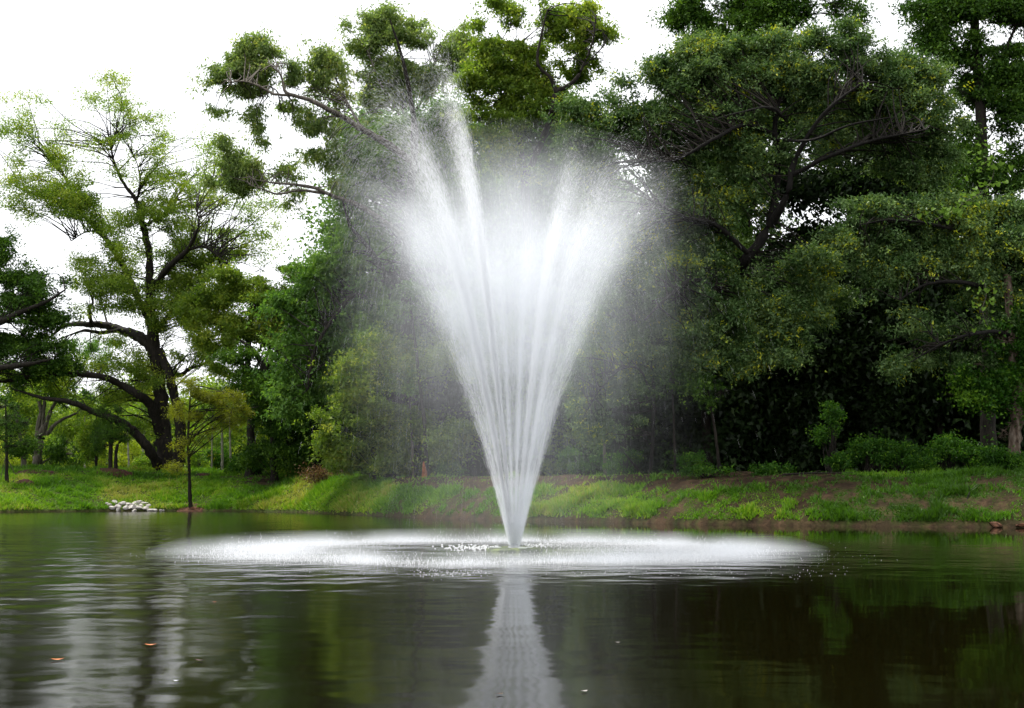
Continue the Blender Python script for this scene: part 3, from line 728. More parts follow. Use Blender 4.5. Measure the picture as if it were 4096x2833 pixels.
make_tree('live_oak', 'small grey leaved live oak drooping to the bank just right of the jets', 'tree', 53, 2600,
    [([(2600, 1890, 0), (2612, 1700, 0), (2610, 1500, 0), (2560, 1330, 0), (2500, 1200, 0)], [8, 7, 7, 5, 3]),
     ([(2611, 1600, 0), (2560, 1480, -1), (2480, 1480, -1), (2400, 1560, -1), (2350, 1640, -1)], [5, 4, 3.5, 2.5, 1.5])],
    [(2520, 1000, 70, 60, .7), (2450, 1100, 90, 70, .9), (2560, 1160, 80, 70, 1), (2420, 1220, 100, 80, 1), (2520, 1280, 100, 70, 1.1), (2620, 1260, 50, 60, .8), (2380, 1360, 90, 80, 1), (2480, 1400, 100, 70, 1.1), (2590, 1400, 70, 60, 1), (2640, 1480, 40, 50, .6), (2440, 1510, 90, 50, .9), (2350, 1560, 80, 60, 1), (2480, 1620, 80, 45, 1), (2360, 1660, 80, 50, 1),
     (2560, 1590, 70, 60, 1), (2600, 1530, 70, 40, .9), (2440, 1720, 60, 40, .9), (2340, 1740, 60, 40, .8), (2540, 1680, 35, 30, .6), (2310, 1450, 80, 90, .8)],
    'liveoak', 52000, 0.13, crad=0.52, flat=0.85, ragged=0.2, rscale=1.1, sparse=0.10, reach=3.5, aspect=0.48, cden=1.2)

make_tree('live_oak', 'wide live oak crown at the right with bare twiggy boughs over the dark hollow', 'tree', 49, 4200,
    [([(4230, 1890, 2), (4200, 1500, 2), (4150, 1250, 1), (4060, 1100, 0), (3960, 1000, 0)], [34, 30, 22, 14, 5]),
     ([(4170, 1300, 1), (4000, 1180, 0), (3850, 1130, -1), (3700, 1140, -1), (3600, 1200, -1)], [16, 12, 9, 6, 3]),
     ([(4150, 1380, 1), (4000, 1330, -1), (3880, 1340, -2), (3760, 1380, -2), (3640, 1450, -2)], [11, 8, 6, 4, 2]),
     ([(4060, 1100, 0), (3900, 960, 0), (3740, 900, -1), (3560, 880, -1), (3440, 900, -1)], [11, 8, 6, 4, 2]),
     ([(3760, 1380, -2), (3720, 1330, -2), (3690, 1290, -3), (3640, 1260, -3)], [2.5, 2, 1.5, 1]), ([(3880, 1340, -2), (3850, 1280, -3), (3800, 1230, -3)], [2.5, 2, 1.2])],
    [(3430, 830, 90, 40, .8), (3560, 840, 90, 50, 1), (3520, 920, 100, 60, 1.1), (3660, 870, 90, 50, 1), (3630, 960, 100, 60, 1.1), (3400, 930, 60, 50, .8), (3780, 860, 100, 50, 1), (3900, 830, 100, 50, 1), (4020, 850, 100, 60, 1.1), (3860, 950, 110, 70, 1.2), (4000, 970, 110, 80, 1.2), (3500, 1020, 90, 50, .9),
     (3620, 1070, 90, 50, .9), (3740, 1050, 90, 50, .9), (4090, 1060, 90, 90, 1.1), (3900, 1070, 100, 60, 1), (4000, 1150, 90, 70, .9), (3480, 1120, 70, 50, .5), (3860, 1180, 80, 40, .7), (4080, 1230, 80, 90, .9),
     (3720, 1260, 80, 40, .5), (3620, 1360, 70, 40, .8), (3720, 1360, 80, 40, .9), (3580, 1440, 60, 35, .8), (3700, 1430, 80, 35, .9), (3820, 1340, 70, 40, .8), (3830, 1430, 80, 35, .9), (3940, 1370, 80, 60, .8), (3930, 1450, 70, 35, .7), (4060, 1370, 70, 80, .9)],
    'liveoak', 98000, 0.13, crad=0.55, flat=0.85, ragged=0.2, rscale=1.1, sparse=0.10, reach=4, aspect=0.5, cden=1.2)

# 8 / 9 taller dark trees behind
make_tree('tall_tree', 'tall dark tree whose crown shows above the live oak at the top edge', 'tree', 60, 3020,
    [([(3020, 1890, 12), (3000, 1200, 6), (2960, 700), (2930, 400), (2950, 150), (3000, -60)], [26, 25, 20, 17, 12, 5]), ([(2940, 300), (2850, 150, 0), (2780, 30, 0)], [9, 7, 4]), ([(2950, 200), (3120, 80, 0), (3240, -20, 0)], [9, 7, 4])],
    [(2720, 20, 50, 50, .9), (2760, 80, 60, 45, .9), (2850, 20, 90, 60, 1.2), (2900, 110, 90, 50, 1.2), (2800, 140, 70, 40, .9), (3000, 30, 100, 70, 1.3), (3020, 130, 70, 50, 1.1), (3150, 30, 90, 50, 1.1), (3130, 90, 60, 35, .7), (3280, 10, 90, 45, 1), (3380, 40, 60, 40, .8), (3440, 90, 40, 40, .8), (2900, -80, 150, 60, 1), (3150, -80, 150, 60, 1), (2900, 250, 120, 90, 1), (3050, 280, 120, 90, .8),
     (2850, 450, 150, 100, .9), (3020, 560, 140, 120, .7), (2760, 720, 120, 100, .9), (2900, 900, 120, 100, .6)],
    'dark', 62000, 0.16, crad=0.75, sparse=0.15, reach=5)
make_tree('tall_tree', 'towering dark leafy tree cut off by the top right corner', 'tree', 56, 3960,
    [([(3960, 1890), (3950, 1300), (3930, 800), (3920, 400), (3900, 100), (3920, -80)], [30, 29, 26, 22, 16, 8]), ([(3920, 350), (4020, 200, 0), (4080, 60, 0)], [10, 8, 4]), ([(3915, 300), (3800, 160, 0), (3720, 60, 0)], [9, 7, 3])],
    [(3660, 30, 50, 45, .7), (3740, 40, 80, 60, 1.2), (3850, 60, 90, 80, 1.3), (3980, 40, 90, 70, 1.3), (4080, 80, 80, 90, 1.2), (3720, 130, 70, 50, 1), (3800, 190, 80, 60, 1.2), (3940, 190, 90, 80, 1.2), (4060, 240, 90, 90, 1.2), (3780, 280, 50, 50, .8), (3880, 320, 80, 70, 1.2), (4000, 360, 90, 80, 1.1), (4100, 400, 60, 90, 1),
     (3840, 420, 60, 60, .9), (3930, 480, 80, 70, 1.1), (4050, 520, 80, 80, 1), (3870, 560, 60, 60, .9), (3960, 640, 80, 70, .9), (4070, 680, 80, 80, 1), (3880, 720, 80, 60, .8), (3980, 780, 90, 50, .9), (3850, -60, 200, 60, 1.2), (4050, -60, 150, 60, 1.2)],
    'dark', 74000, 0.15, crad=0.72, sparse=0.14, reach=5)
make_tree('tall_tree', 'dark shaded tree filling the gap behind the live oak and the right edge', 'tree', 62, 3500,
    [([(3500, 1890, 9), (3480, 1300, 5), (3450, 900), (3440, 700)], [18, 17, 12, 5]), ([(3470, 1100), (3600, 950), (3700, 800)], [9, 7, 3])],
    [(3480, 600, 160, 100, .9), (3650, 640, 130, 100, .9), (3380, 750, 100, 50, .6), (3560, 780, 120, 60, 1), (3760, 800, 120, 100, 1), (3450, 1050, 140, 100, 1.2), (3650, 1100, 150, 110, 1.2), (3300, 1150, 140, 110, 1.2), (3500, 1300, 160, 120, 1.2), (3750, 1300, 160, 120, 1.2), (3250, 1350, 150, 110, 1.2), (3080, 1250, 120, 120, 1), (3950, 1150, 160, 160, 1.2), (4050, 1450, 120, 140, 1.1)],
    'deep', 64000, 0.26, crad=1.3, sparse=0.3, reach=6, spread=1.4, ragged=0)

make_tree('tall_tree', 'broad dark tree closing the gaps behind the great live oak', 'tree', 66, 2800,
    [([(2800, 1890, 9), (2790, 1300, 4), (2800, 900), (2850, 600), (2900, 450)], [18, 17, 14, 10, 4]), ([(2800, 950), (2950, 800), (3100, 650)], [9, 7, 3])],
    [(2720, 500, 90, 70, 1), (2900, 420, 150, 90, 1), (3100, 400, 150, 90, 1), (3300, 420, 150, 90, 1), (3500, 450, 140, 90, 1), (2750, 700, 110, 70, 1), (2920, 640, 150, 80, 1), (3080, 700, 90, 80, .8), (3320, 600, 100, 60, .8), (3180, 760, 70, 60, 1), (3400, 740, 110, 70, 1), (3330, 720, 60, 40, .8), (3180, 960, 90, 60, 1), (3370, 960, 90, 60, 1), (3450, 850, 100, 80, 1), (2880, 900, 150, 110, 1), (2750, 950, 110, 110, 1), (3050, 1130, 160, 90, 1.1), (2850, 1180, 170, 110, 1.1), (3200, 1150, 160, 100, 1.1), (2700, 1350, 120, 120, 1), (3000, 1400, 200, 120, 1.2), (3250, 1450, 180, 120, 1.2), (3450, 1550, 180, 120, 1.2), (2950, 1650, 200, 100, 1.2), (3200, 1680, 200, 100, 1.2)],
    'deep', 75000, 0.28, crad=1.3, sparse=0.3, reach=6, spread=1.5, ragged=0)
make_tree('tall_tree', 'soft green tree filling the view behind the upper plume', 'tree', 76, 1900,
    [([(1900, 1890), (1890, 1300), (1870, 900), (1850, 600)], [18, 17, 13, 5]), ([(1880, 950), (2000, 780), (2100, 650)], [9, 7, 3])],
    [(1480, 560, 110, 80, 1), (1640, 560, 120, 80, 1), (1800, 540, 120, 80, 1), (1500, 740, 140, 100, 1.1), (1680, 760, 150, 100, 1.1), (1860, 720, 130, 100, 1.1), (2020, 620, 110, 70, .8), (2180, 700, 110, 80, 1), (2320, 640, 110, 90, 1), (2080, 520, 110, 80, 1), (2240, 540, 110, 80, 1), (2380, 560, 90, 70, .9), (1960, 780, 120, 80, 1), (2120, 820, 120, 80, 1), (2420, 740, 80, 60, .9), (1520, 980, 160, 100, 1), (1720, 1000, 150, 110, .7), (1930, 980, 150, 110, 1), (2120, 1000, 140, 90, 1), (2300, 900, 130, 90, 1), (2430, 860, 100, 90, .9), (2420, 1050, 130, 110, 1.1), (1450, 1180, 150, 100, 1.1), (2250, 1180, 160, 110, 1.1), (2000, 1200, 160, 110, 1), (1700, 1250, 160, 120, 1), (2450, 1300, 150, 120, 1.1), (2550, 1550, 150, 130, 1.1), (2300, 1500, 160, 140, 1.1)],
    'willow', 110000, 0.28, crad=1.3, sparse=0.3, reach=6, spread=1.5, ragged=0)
# slender trunks in the shade right of the fountain
def slender(name, label, px, top, Y, rp, bark, lean=0, blobs=None, n=2500, mat='dark', leaf=0.14):
    pts = [(px, 1890, 0), (px - lean * 0.25, 1890 - (1890 - top) * 0.33, 0), (px - lean * 0.6, 1890 - (1890 - top) * 0.66, 0), (px - lean, top, 0)]
    return make_tree(name, label, 'tree', Y, px, [(pts, [rp, rp * 0.85, rp * 0.7, rp * 0.4])],
                     blobs or [(px - lean, top + 40, 70, 60, .5)], mat, n, leaf, bark=bark, crad=0.5, twigs=True, reach=3, group=MID)
slender('slender_tree', 'thin crooked trunk leaning left out of the black hollow right of the jets', 2880, 1500, 52.5, 7, 'bark_dark', 60)
slender('slender_tree', 'slim dark trunk in the shade between the small live oak and the hollow', 2700, 1450, 53, 5, 'bark_dark', 15)
slender('slender_tree', 'slim dark trunk standing behind the left spray, leaning slightly left', 1712, 1180, 64, 9, 'bark_dark', 75, n=3000, mat='willow')
slender('slender_tree', 'thinner dark stem left of the leaning trunk behind the spray', 1655, 1500, 65, 6, 'bark_grey', 25, n=2500, mat='willow')
slender('slender_tree', 'pale thin trunk between the jets and the small live oak', 2420, 1500, 57, 7, 'bark_grey', 10, n=3000, mat='willow')

# trunk with vines at the right edge
bp_ = base_at(4052, 48.5)
vt = make_tree('vine_covered_tree', 'stout tree with shaggy grey brown bark wrapped in vine leaves near the right edge', 'tree', 48.5, 4052,
    [([(4052, 1830), (4062, 1740), (4068, 1620), (4060, 1480), (4040, 1300), (4030, 1100)], [27, 24, 22, 20, 18, 14])],
    [(4010, 1500, 40, 70, 1), (4080, 1450, 60, 60, 1), (3990, 1620, 45, 50, .9), (4090, 1620, 40, 60, .8), (4020, 1720, 35, 40, .8), (4020, 1380, 60, 60, 1), (4080, 1300, 60, 70, 1), (3960, 1540, 60, 60, .7), (3900, 1560, 80, 90, .5)],
    'shrub', 15000, 0.13, bark='bark_brown', crad=0.4, aspect=0.7, reach=2)

# middle left woodland
make_tree('woodland_tree', 'rounded mid green tree between the big oak and the weeping oak', 'tree', 84, 1000,
    [([(1000, 1890), (1005, 1700), (990, 1500), (1000, 1300), (1010, 1150)], [18, 16, 14, 9, 4]), ([(995, 1560), (1060, 1440, 0), (1100, 1340, 0)], [14, 10, 4]), ([(995, 1500), (900, 1350), (860, 1250)], [10, 7, 3])],
    [(860, 1160, 70, 50, 1.1), (960, 1120, 80, 50, 1.1), (1060, 1110, 80, 50, 1.1), (1150, 1130, 70, 50, 1), (820, 1260, 80, 60, 1.2), (930, 1230, 90, 60, 1.3), (1050, 1220, 90, 60, 1.3), (1150, 1240, 80, 60, 1.2), (870, 1360, 80, 50, 1.1), (980, 1340, 80, 50, 1), (1090, 1340, 80, 50, 1), (900, 1460, 70, 45, .9), (1150, 1380, 60, 60, 1), (1000, 1440, 60, 40, .7)],
    'oak', 56000, 0.17, crad=0.9, sparse=0.2)
make_tree('woodland_tree', 'shady tree with dark fork and low boughs left of the weeping oak', 'tree', 80, 1100,
    [([(1100, 1890), (1090, 1650), (1060, 1480), (1010, 1400), (960, 1360)], [16, 15, 13, 9, 4]), ([(1060, 1480), (1120, 1380), (1160, 1280)], [10, 7, 3])],
    [(940, 1420, 70, 40, 1), (1060, 1530, 80, 60, 1.1), (960, 1530, 60, 40, .6), (1130, 1480, 60, 60, 1), (1090, 1650, 60, 60, 1), (1000, 1640, 60, 50, .4), (1170, 1700, 60, 80, 1.2), (1100, 1760, 60, 60, .9), (1180, 1820, 60, 50, 1), (1050, 1830, 50, 50, .8), (980, 1830, 40, 40, .5)],
    'dark', 34000, 0.16, crad=0.8, sparse=0.17)

# cypress at the waters edge
make_tree('cypress_tree', 'feathery olive green young cypress standing on the red clay at the water line', 'tree', float(G(762, 2036)[1]), 762,
    [([(764, 2034), (757, 1900), (752, 1782), (757, 1650), (768, 1520)], [9, 6, 5, 4, 1.5])],
    [(775, 1540, 40, 40, .9), (790, 1600, 70, 30, 1), (860, 1590, 60, 30, .9), (930, 1610, 70, 35, 1), (990, 1640, 40, 25, .8), (880, 1660, 80, 30, .9), (800, 1680, 60, 30, .8), (730, 1650, 40, 30, .6), (940, 1690, 50, 22, .6), (760, 1740, 50, 30, .5), (830, 1740, 50, 25, .5),
     (740, 1800, 50, 30, .5), (800, 1810, 40, 30, .4), (720, 1860, 45, 30, .5), (790, 1870, 40, 30, .4), (760, 1930, 35, 20, .25)],
    'olive', 17000, 0.13, crad=0.55, flat=0.35, sparse=0.16, aspect=0.2, reach=6, base=G(762, 2034))

# saplings and small trees on the left bank
make_tree('sapling', 'thin dark staked sapling at the far left with fine drooping needles', 'tree', float(G(30, 1926)[1]), 30,
    [([(27, 1924), (26, 1800), (25, 1700), (22, 1600)], [7, 6, 5, 2]), ([(26, 1800), (50, 1750), (85, 1720)], [2, 1.5, 1]), ([(26, 1780), (0, 1740), (-40, 1720)], [2, 1.5, 1]), ([(26, 1730), (55, 1680), (80, 1660)], [2, 1.5, 1])],
    [(30, 1640, 50, 35, .6), (70, 1680, 50, 30, .7), (0, 1700, 50, 30, .6), (60, 1740, 50, 30, .5), (80, 1780, 40, 30, .5), (-20, 1770, 50, 30, .4)],
    'dark', 4200, 0.15, crad=0.5, flat=0.5, aspect=0.16, sparse=0.16, base=G(28, 1926))
make_tree('pine_sapling', 'dark young pine with two stems on the mulch mound below the big oak', 'tree', 84, 440,
    [([(440, 1890), (443, 1780), (446, 1700), (440, 1640)], [9, 8, 5, 2]), ([(462, 1888, 0), (468, 1790, 0), (500, 1740, 0), (520, 1700, 0)], [8, 6, 4, 2]), ([(444, 1780), (410, 1740), (380, 1725)], [4, 3, 1])],
    [(440, 1650, 40, 30, .8), (400, 1700, 50, 25, .8), (470, 1700, 50, 25, .8), (380, 1740, 40, 20, .7), (440, 1740, 60, 25, 1), (510, 1730, 40, 25, .7), (410, 1780, 40, 20, .7), (480, 1770, 40, 20, .6)],
    'dark', 8000, 0.17, crad=0.55, flat=0.45, aspect=0.14, sparse=0.15)
make_tree('sapling', 'short bright green sapling with a dark stem left of the two stemmed pine', 'tree', 87, 385,
    [([(385, 1890), (384, 1820), (384, 1740)], [8, 6, 3])],
    [(385, 1720, 40, 35, 1), (360, 1790, 45, 22, 1), (410, 1800, 40, 22, 1), (330, 1820, 30, 14, .8), (380, 1760, 40, 25, .9)],
    'bright', 5000, 0.17, crad=0.5, sparse=0.15)
make_tree('grey_oak', 'pale grey multi stemmed oak with upright forks behind the left bank', 'tree', 98, 150,
    [([(150, 1880), (152, 1800), (165, 1740), (180, 1700)], [20, 18, 17, 12]),
     ([(150, 1790), (155, 1700), (165, 1640), (150, 1590), (120, 1540), (105, 1520)], [12, 10, 9, 8, 6, 4]), ([(168, 1720), (175, 1640), (180, 1580), (175, 1520)], [9, 7, 6, 4]),
     ([(175, 1730), (200, 1650), (230, 1600), (270, 1580)], [10, 8, 6, 3]), ([(185, 1740), (230, 1690), (290, 1660), (340, 1640)], [9, 7, 5, 3]), ([(160, 1860), (190, 1838), (240, 1822), (290, 1815)], [5, 4, 3, 2])],
    [(150, 1500, 80, 40, .8), (240, 1560, 80, 35, .8), (80, 1540, 70, 40, .7), (320, 1600, 60, 35, .7), (260, 1830, 45, 35, 1), (300, 1780, 50, 40, 1), (330, 1830, 40, 30, .9), (240, 1770, 40, 30, .7)],
    'dark', 13000, 0.18, bark='bark_grey', crad=0.8, sparse=0.18)
make_tree('leaning_tree', 'leaning grey trunk behind the sapling at the far left edge', 'tree', 92, 95,
    [([(112, 1885), (92, 1800), (75, 1720), (60, 1640)], [11, 9, 7, 4])], [(80, 1760, 40, 40, .7), (100, 1800, 40, 30, .8), (60, 1680, 50, 40, .6), (50, 1600, 50, 40, .6)], 'dark', 5000, 0.18, bark='bark_grey', crad=0.7, sparse=0.17)

# slim pale trunks under the oak
k = 0
for px, top, Y, rp, lab in [(890, 1610, 92, 5.5, 'whitest thin straight trunk between the cypress and the dark wood'), (847, 1620, 94, 3.5, 'very thin pale trunk just left of the whitest one'), (924, 1640, 91, 5, 'greyish thin trunk just right of the whitest one'),
                            (568, 1680, 106, 5, 'pale thin trunk seen under the low limb of the big oak'), (340, 1640, 108, 4.5, 'pale thin trunk behind the mulch mound to its left'), (515, 1690, 104, 4, 'pale reddish stem in the sunny brush between pine and oak trunk'), (1022, 1640, 90, 4, 'thin grey stem in front of the dark wood near the green glimpse')]:
    slender('slim_tree', lab, px, top, Y, rp, 'bark_pale' if 'pale' in lab or 'white' in lab else 'bark_grey', [4, -4, 8, -10, 3, 6, 5][k], blobs=[(px, top - 20, 45, 45, .8), (px + 15, top + 60, 35, 30, .5)], n=2600, mat='bright', leaf=0.16)
    k += 1

# sunlit brush behind the left bank: separate bushes
def bush(name, label, px, py, Y, rx, ry, mat, n, leaf, group, base=None):
    b = base if base is not None else base_at(px, Y)
    root = tag(empty(name, b), label, 'shrub', group)
    ppm = F / Y
    c = P(px, py, Y)
    nc = 14
    u = rand_dirs(nc) * (rng.uniform(0.2, 1, nc) ** 0.5)[:, None]
    cc = c + u * np.array([rx * 1.15, (rx + ry) / 2, ry * rng.uniform(0.7, 1.25)]) / ppm
    cc[:, 2] = np.minimum(cc[:, 2], c[2] + ry / ppm * rng.uniform(0.4, 1.3, nc))
    cr = np.full(nc, 0.42 * min(rx, ry) / ppm) * rng.uniform(0.7, 1.3, nc)
    pos, d, sz, tint, sprig, ci = grow_cluster_leaves(cc, cr, n, leaf, 0.8, 0.1, 0.09)
    gz = ground_z(pos[:, 0], pos[:, 1])
    pos[:, 2] = np.maximum(pos[:, 2], gz + 0.02)
    o = leaf_mesh('foliage', pos, d, sz, M[mat], root, tint, 0.5, b); o['kind'] = 'stuff'
    K = 4
    t = np.linspace(0, 1, K)[None, :, None]
    a = np.tile(b, (nc, 1)) + rng.normal(size=(nc, 3)) * np.array([0.1, 0.1, 0])
    mid = (a + cc) / 2 + rng.normal(size=(nc, 3)) * 0.1
    poly = a[:, None] * (1 - t) ** 2 + 2 * mid[:, None] * t * (1 - t) + cc[:, None] * t ** 2
    v, ix = tubes(poly - b, np.tile(np.linspace(0.025, 0.008, K), (nc, 1)), 4)
    s = quick_mesh('stems', v, 4, ix, M['bark_dark'], root)
    s['kind'] = 'stuff'
    return root

BR = 'sunlit brush behind the left bank'
for px, py, Y, rx, ry, mt, lab in [
    (70, 1820, 104, 80, 60, 'yellow', 'yellow green bush in the sun behind the leaning trunk'),
    (-30, 1800, 106, 80, 80, 'yellow', 'yellow green bush cut by the left edge'),
    (215, 1800, 112, 60, 70, 'bright', 'bright green bush behind the grey oak'),
    (300, 1740, 118, 80, 110, 'oak', 'tall green thicket between the grey oak and the short sapling'),
    (410, 1830, 106, 70, 55, 'yellow', 'yellow bush behind the short bright sapling'),
    (540, 1800, 108, 70, 80, 'yellow', 'most golden bush, seen under the leaning oak limb'),
    (590, 1850, 102, 50, 40, 'bright', 'small green bush at the foot of the leaning limb'),
    (500, 1700, 116, 80, 80, 'bright', 'tall bright thicket above the golden bush'),
    (640, 1620, 112, 80, 120, 'olive', 'olive thicket seen between the oak trunks'),
    (760, 1840, 100, 70, 60, 'bright', 'green bush right of the oak foot behind the cypress'),
    (830, 1760, 104, 70, 100, 'bright', 'leafy thicket behind the thin pale trunks'),
    (880, 1840, 98, 50, 45, 'shrub', 'low green bush at the foot of the whitest trunk'),
    (420, 1620, 122, 100, 100, 'oak', 'tall hazy green thicket behind the middle oak limb'),
    (150, 1680, 124, 110, 110, 'oak', 'pale thicket behind the grey oak forks'),
    (360, 1400, 126, 110, 70, 'willow', 'distant treetop rising under the arching oak limb'),
    (1040, 1850, 84, 60, 45, 'shrub', 'green bush at the edge of the grass left of the brush pile'),
    (960, 1870, 86, 50, 30, 'shrub', 'low weeds by the edge of the dark wood')]:
    bush('bush', lab, px, py, Y, rx, ry, mt, int(5200 * (rx * ry) / 5600) + 1500, 0.17, BR)

UG = 'undergrowth along the crest of the right bank'
for px, py, Y, rx, ry, n, lab in [
    (3370, 1840, 50, 60, 28, 2000, 'low green bush at the left end of the right undergrowth'),
    (3470, 1800, 50, 80, 50, 4200, 'leafy bush with a sloping left side on the right bank'),
    (3590, 1810, 50.5, 80, 50, 4200, 'dark leafy bush second in the right undergrowth'),
    (3690, 1850, 49.5, 60, 30, 2600, 'low bush in front of the dark leafy one on the right'),
    (3790, 1790, 50.5, 80, 55, 4600, 'tallest bush of the right undergrowth'),
    (3900, 1830, 50, 80, 45, 3800, 'bush between the tallest one and the vine covered trunk'),
    (4010, 1840, 47.8, 60, 40, 2800, 'bush at the foot of the vine covered trunk'),
    (4100, 1850, 47.5, 50, 45, 2800, 'brightest bush, cut by the right edge'),
    (3320, 1700, 52, 40, 90, 2600, 'slanting leafy sprout in front of the black hollow'),
    (3100, 1880, 50, 90, 16, 1500, 'low weeds along the crest below the hollow'),
    (2830, 1880, 50, 80, 14, 1200, 'low weeds at the foot of the crooked trunk'),
    (2780, 1850, 52.5, 60, 34, 1700, 'faint bush in the shade behind the crooked trunk'),
    (2330, 1840, 58, 90, 50, 3000, 'pale misty bush just right of the jets'),
    (2500, 1850, 56, 80, 45, 2600, 'shaded bush below the small live oak'),
    (1480, 1850, 71, 60, 40, 2600, 'green bush on the crest left of the misty trunks'),
    (1590, 1860, 68, 50, 34, 2200, 'small bush beside the orange stump'),
    (1800, 1870, 63, 70, 26, 1800, 'dark low bush on the crest left of the jets')]:
    bush('bush', lab, px, py, Y, rx, ry, 'shrub', n, 0.12 if px > 3000 else 0.11, UG)

# ------------------------------------------------------------------ back rows of the wood
def proto_tree(name, h, cr, n, leaf, mat, lab, grp):
    root = tag(empty(name, (0, 0, 0)), lab, 'tree', grp)
    pts = np.array([[0, 0, -0.3], [0.1, 0.1, h * 0.3], [-0.1, 0.2, h * 0.6], [0, 0, h * 0.92]])
    q, r = smooth_poly(pts, [0.28, 0.2, 0.14, 0.05], 12)
    v, ix = tubes(q[None], r[None], 6)
    quick_mesh('trunk', v, 4, ix, M['bark_dark'], root, smooth_shade=True)
    nc = 70
    u = rand_dirs(nc) * (rng.uniform(0.1, 1, nc) ** 0.45)[:, None]
    cc = np.array([0, 0, h * 0.55]) + u * np.array([cr, cr, h * 0.47])
    pos, d, sz, tint, _, _ = grow_cluster_leaves(cc, np.full(nc, 1.1) * rng.uniform(0.7, 1.3, nc), n, leaf, 0.8, 0.1, 0.3)
    pos[:, 2] = np.maximum(pos[:, 2], 0.1)
    o = leaf_mesh('crown', pos, d, sz, M[mat], root, tint, 0.6); o['kind'] = 'stuff'
    return root
LABR = 'dark background tree in the deep wood behind the right bank'
GR = 'deep wood behind the right bank'
LABL = 'leafy background tree in the wood beyond the left lawn'
GL = 'wood beyond the left lawn'
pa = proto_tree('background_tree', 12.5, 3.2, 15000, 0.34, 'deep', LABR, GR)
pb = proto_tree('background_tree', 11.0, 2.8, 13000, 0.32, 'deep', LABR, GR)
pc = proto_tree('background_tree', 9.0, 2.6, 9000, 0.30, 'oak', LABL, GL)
first = {id(pa): True, id(pb): True, id(pc): True}
def put(p, x, y, rz, sc):
    if y < float(shoreY(x)) + 11: return
    loc = onground(x, y)
    if first[id(p)]:
        first[id(p)] = False
        p.location = [float(v) for v in loc]; p.rotation_euler = (0, 0, rz); p.scale = (sc, sc, sc)
    else:
        copy_tree(p, loc, rz, sc)
for row, (Y, xs0, xs1, st) in enumerate([(64, -9, 32, 3.8), (70, -10, 36, 4.0), (77, -11, 40, 4.6), (86, -12, 46, 5.0), (97, -14, 52, 5.5)]):
    x = xs0
    while x < xs1:
        if True:
            put(random.choice([pa, pb]), x + random.uniform(-1, 1), Y + random.uniform(-2, 2), random.uniform(0, 6.28), random.uniform(0.9, 1.1) * (1 + 0.07 * row))
        x += st
for Y, xs0, xs1, st, s in [(118, -60, -14, 5.5, 0.9), (132, -66, -10, 6.0, 1.05), (150, -70, -5, 7, 1.1)]:
    x = xs0
    while x < xs1:
        put(pc, x + random.uniform(-1.5, 1.5), Y + random.uniform(-3, 3), random.uniform(0, 6.28), random.uniform(0.8, 1.1) * s)
        x += st

def far_wood():
    """the distant wood that closes the view, a broad belt read as one mass"""
    n = 90000
    x = rng.uniform(-130, 110, n); y = rng.uniform(172, 186, n)
    top = 6.5 + 5.5 * fbm(x * 0.09, 2.2, 61, 4) + 3 * smooth((x + 20) / 30)
    z = top * rng.random(n) ** 1.1
    pos = np.stack([x, y, z + 1.0], 1)
    o = leaf_mesh('far_wood', pos, rand_dirs(n), rng.uniform(0.9, 1.6, n), M['dark'], None, np.clip(rng.normal(0.4, 0.2, n), 0, 0.9), 0.8)
    tag(o, 'distant belt of woodland closing the view beyond all the trees', 'wood', kind='stuff')
far_wood()

# ------------------------------------------------------------------ fountain
def simulate(v0, k, T, start, dt=0.015):
    """integrate drag + gravity for each drop up to its own age T; returns position, velocity"""
    p = start.copy(); v = v0.copy()
    t = np.zeros(len(p))
    steps = int(T.max() / dt) + 1
    for _ in range(steps):
        act = (t < T) & (p[:, 2] > 0.0)
        sp_ = np.linalg.norm(v, axis=1, keepdims=True)
        a = -k[:, None] * sp_ * v
        a[:, 2] -= 9.81
        v = np.where(act[:, None], v + a * dt, v)
        p = np.where(act[:, None], p + v * dt, p)
        t += dt
    return p, v, (p[:, 2] > 0.02)

def ribbons(name, p, v, length, width, mat, parent):
    n = len(p)
    d = unit(v)
    s = unit(np.cross(d, rand_dirs(n)))
    a = p - d * (length * 0.5)[:, None]; b = p + d * (length * 0.5)[:, None]
    w = s * width[:, None] * 0.5
    vv = np.stack([a - w, a + w, b], 1).reshape(-1, 3)
    o = quick_mesh(name, vv, 3, np.arange(n * 3), mat, parent)
    o['kind'] = 'stuff'
    return o

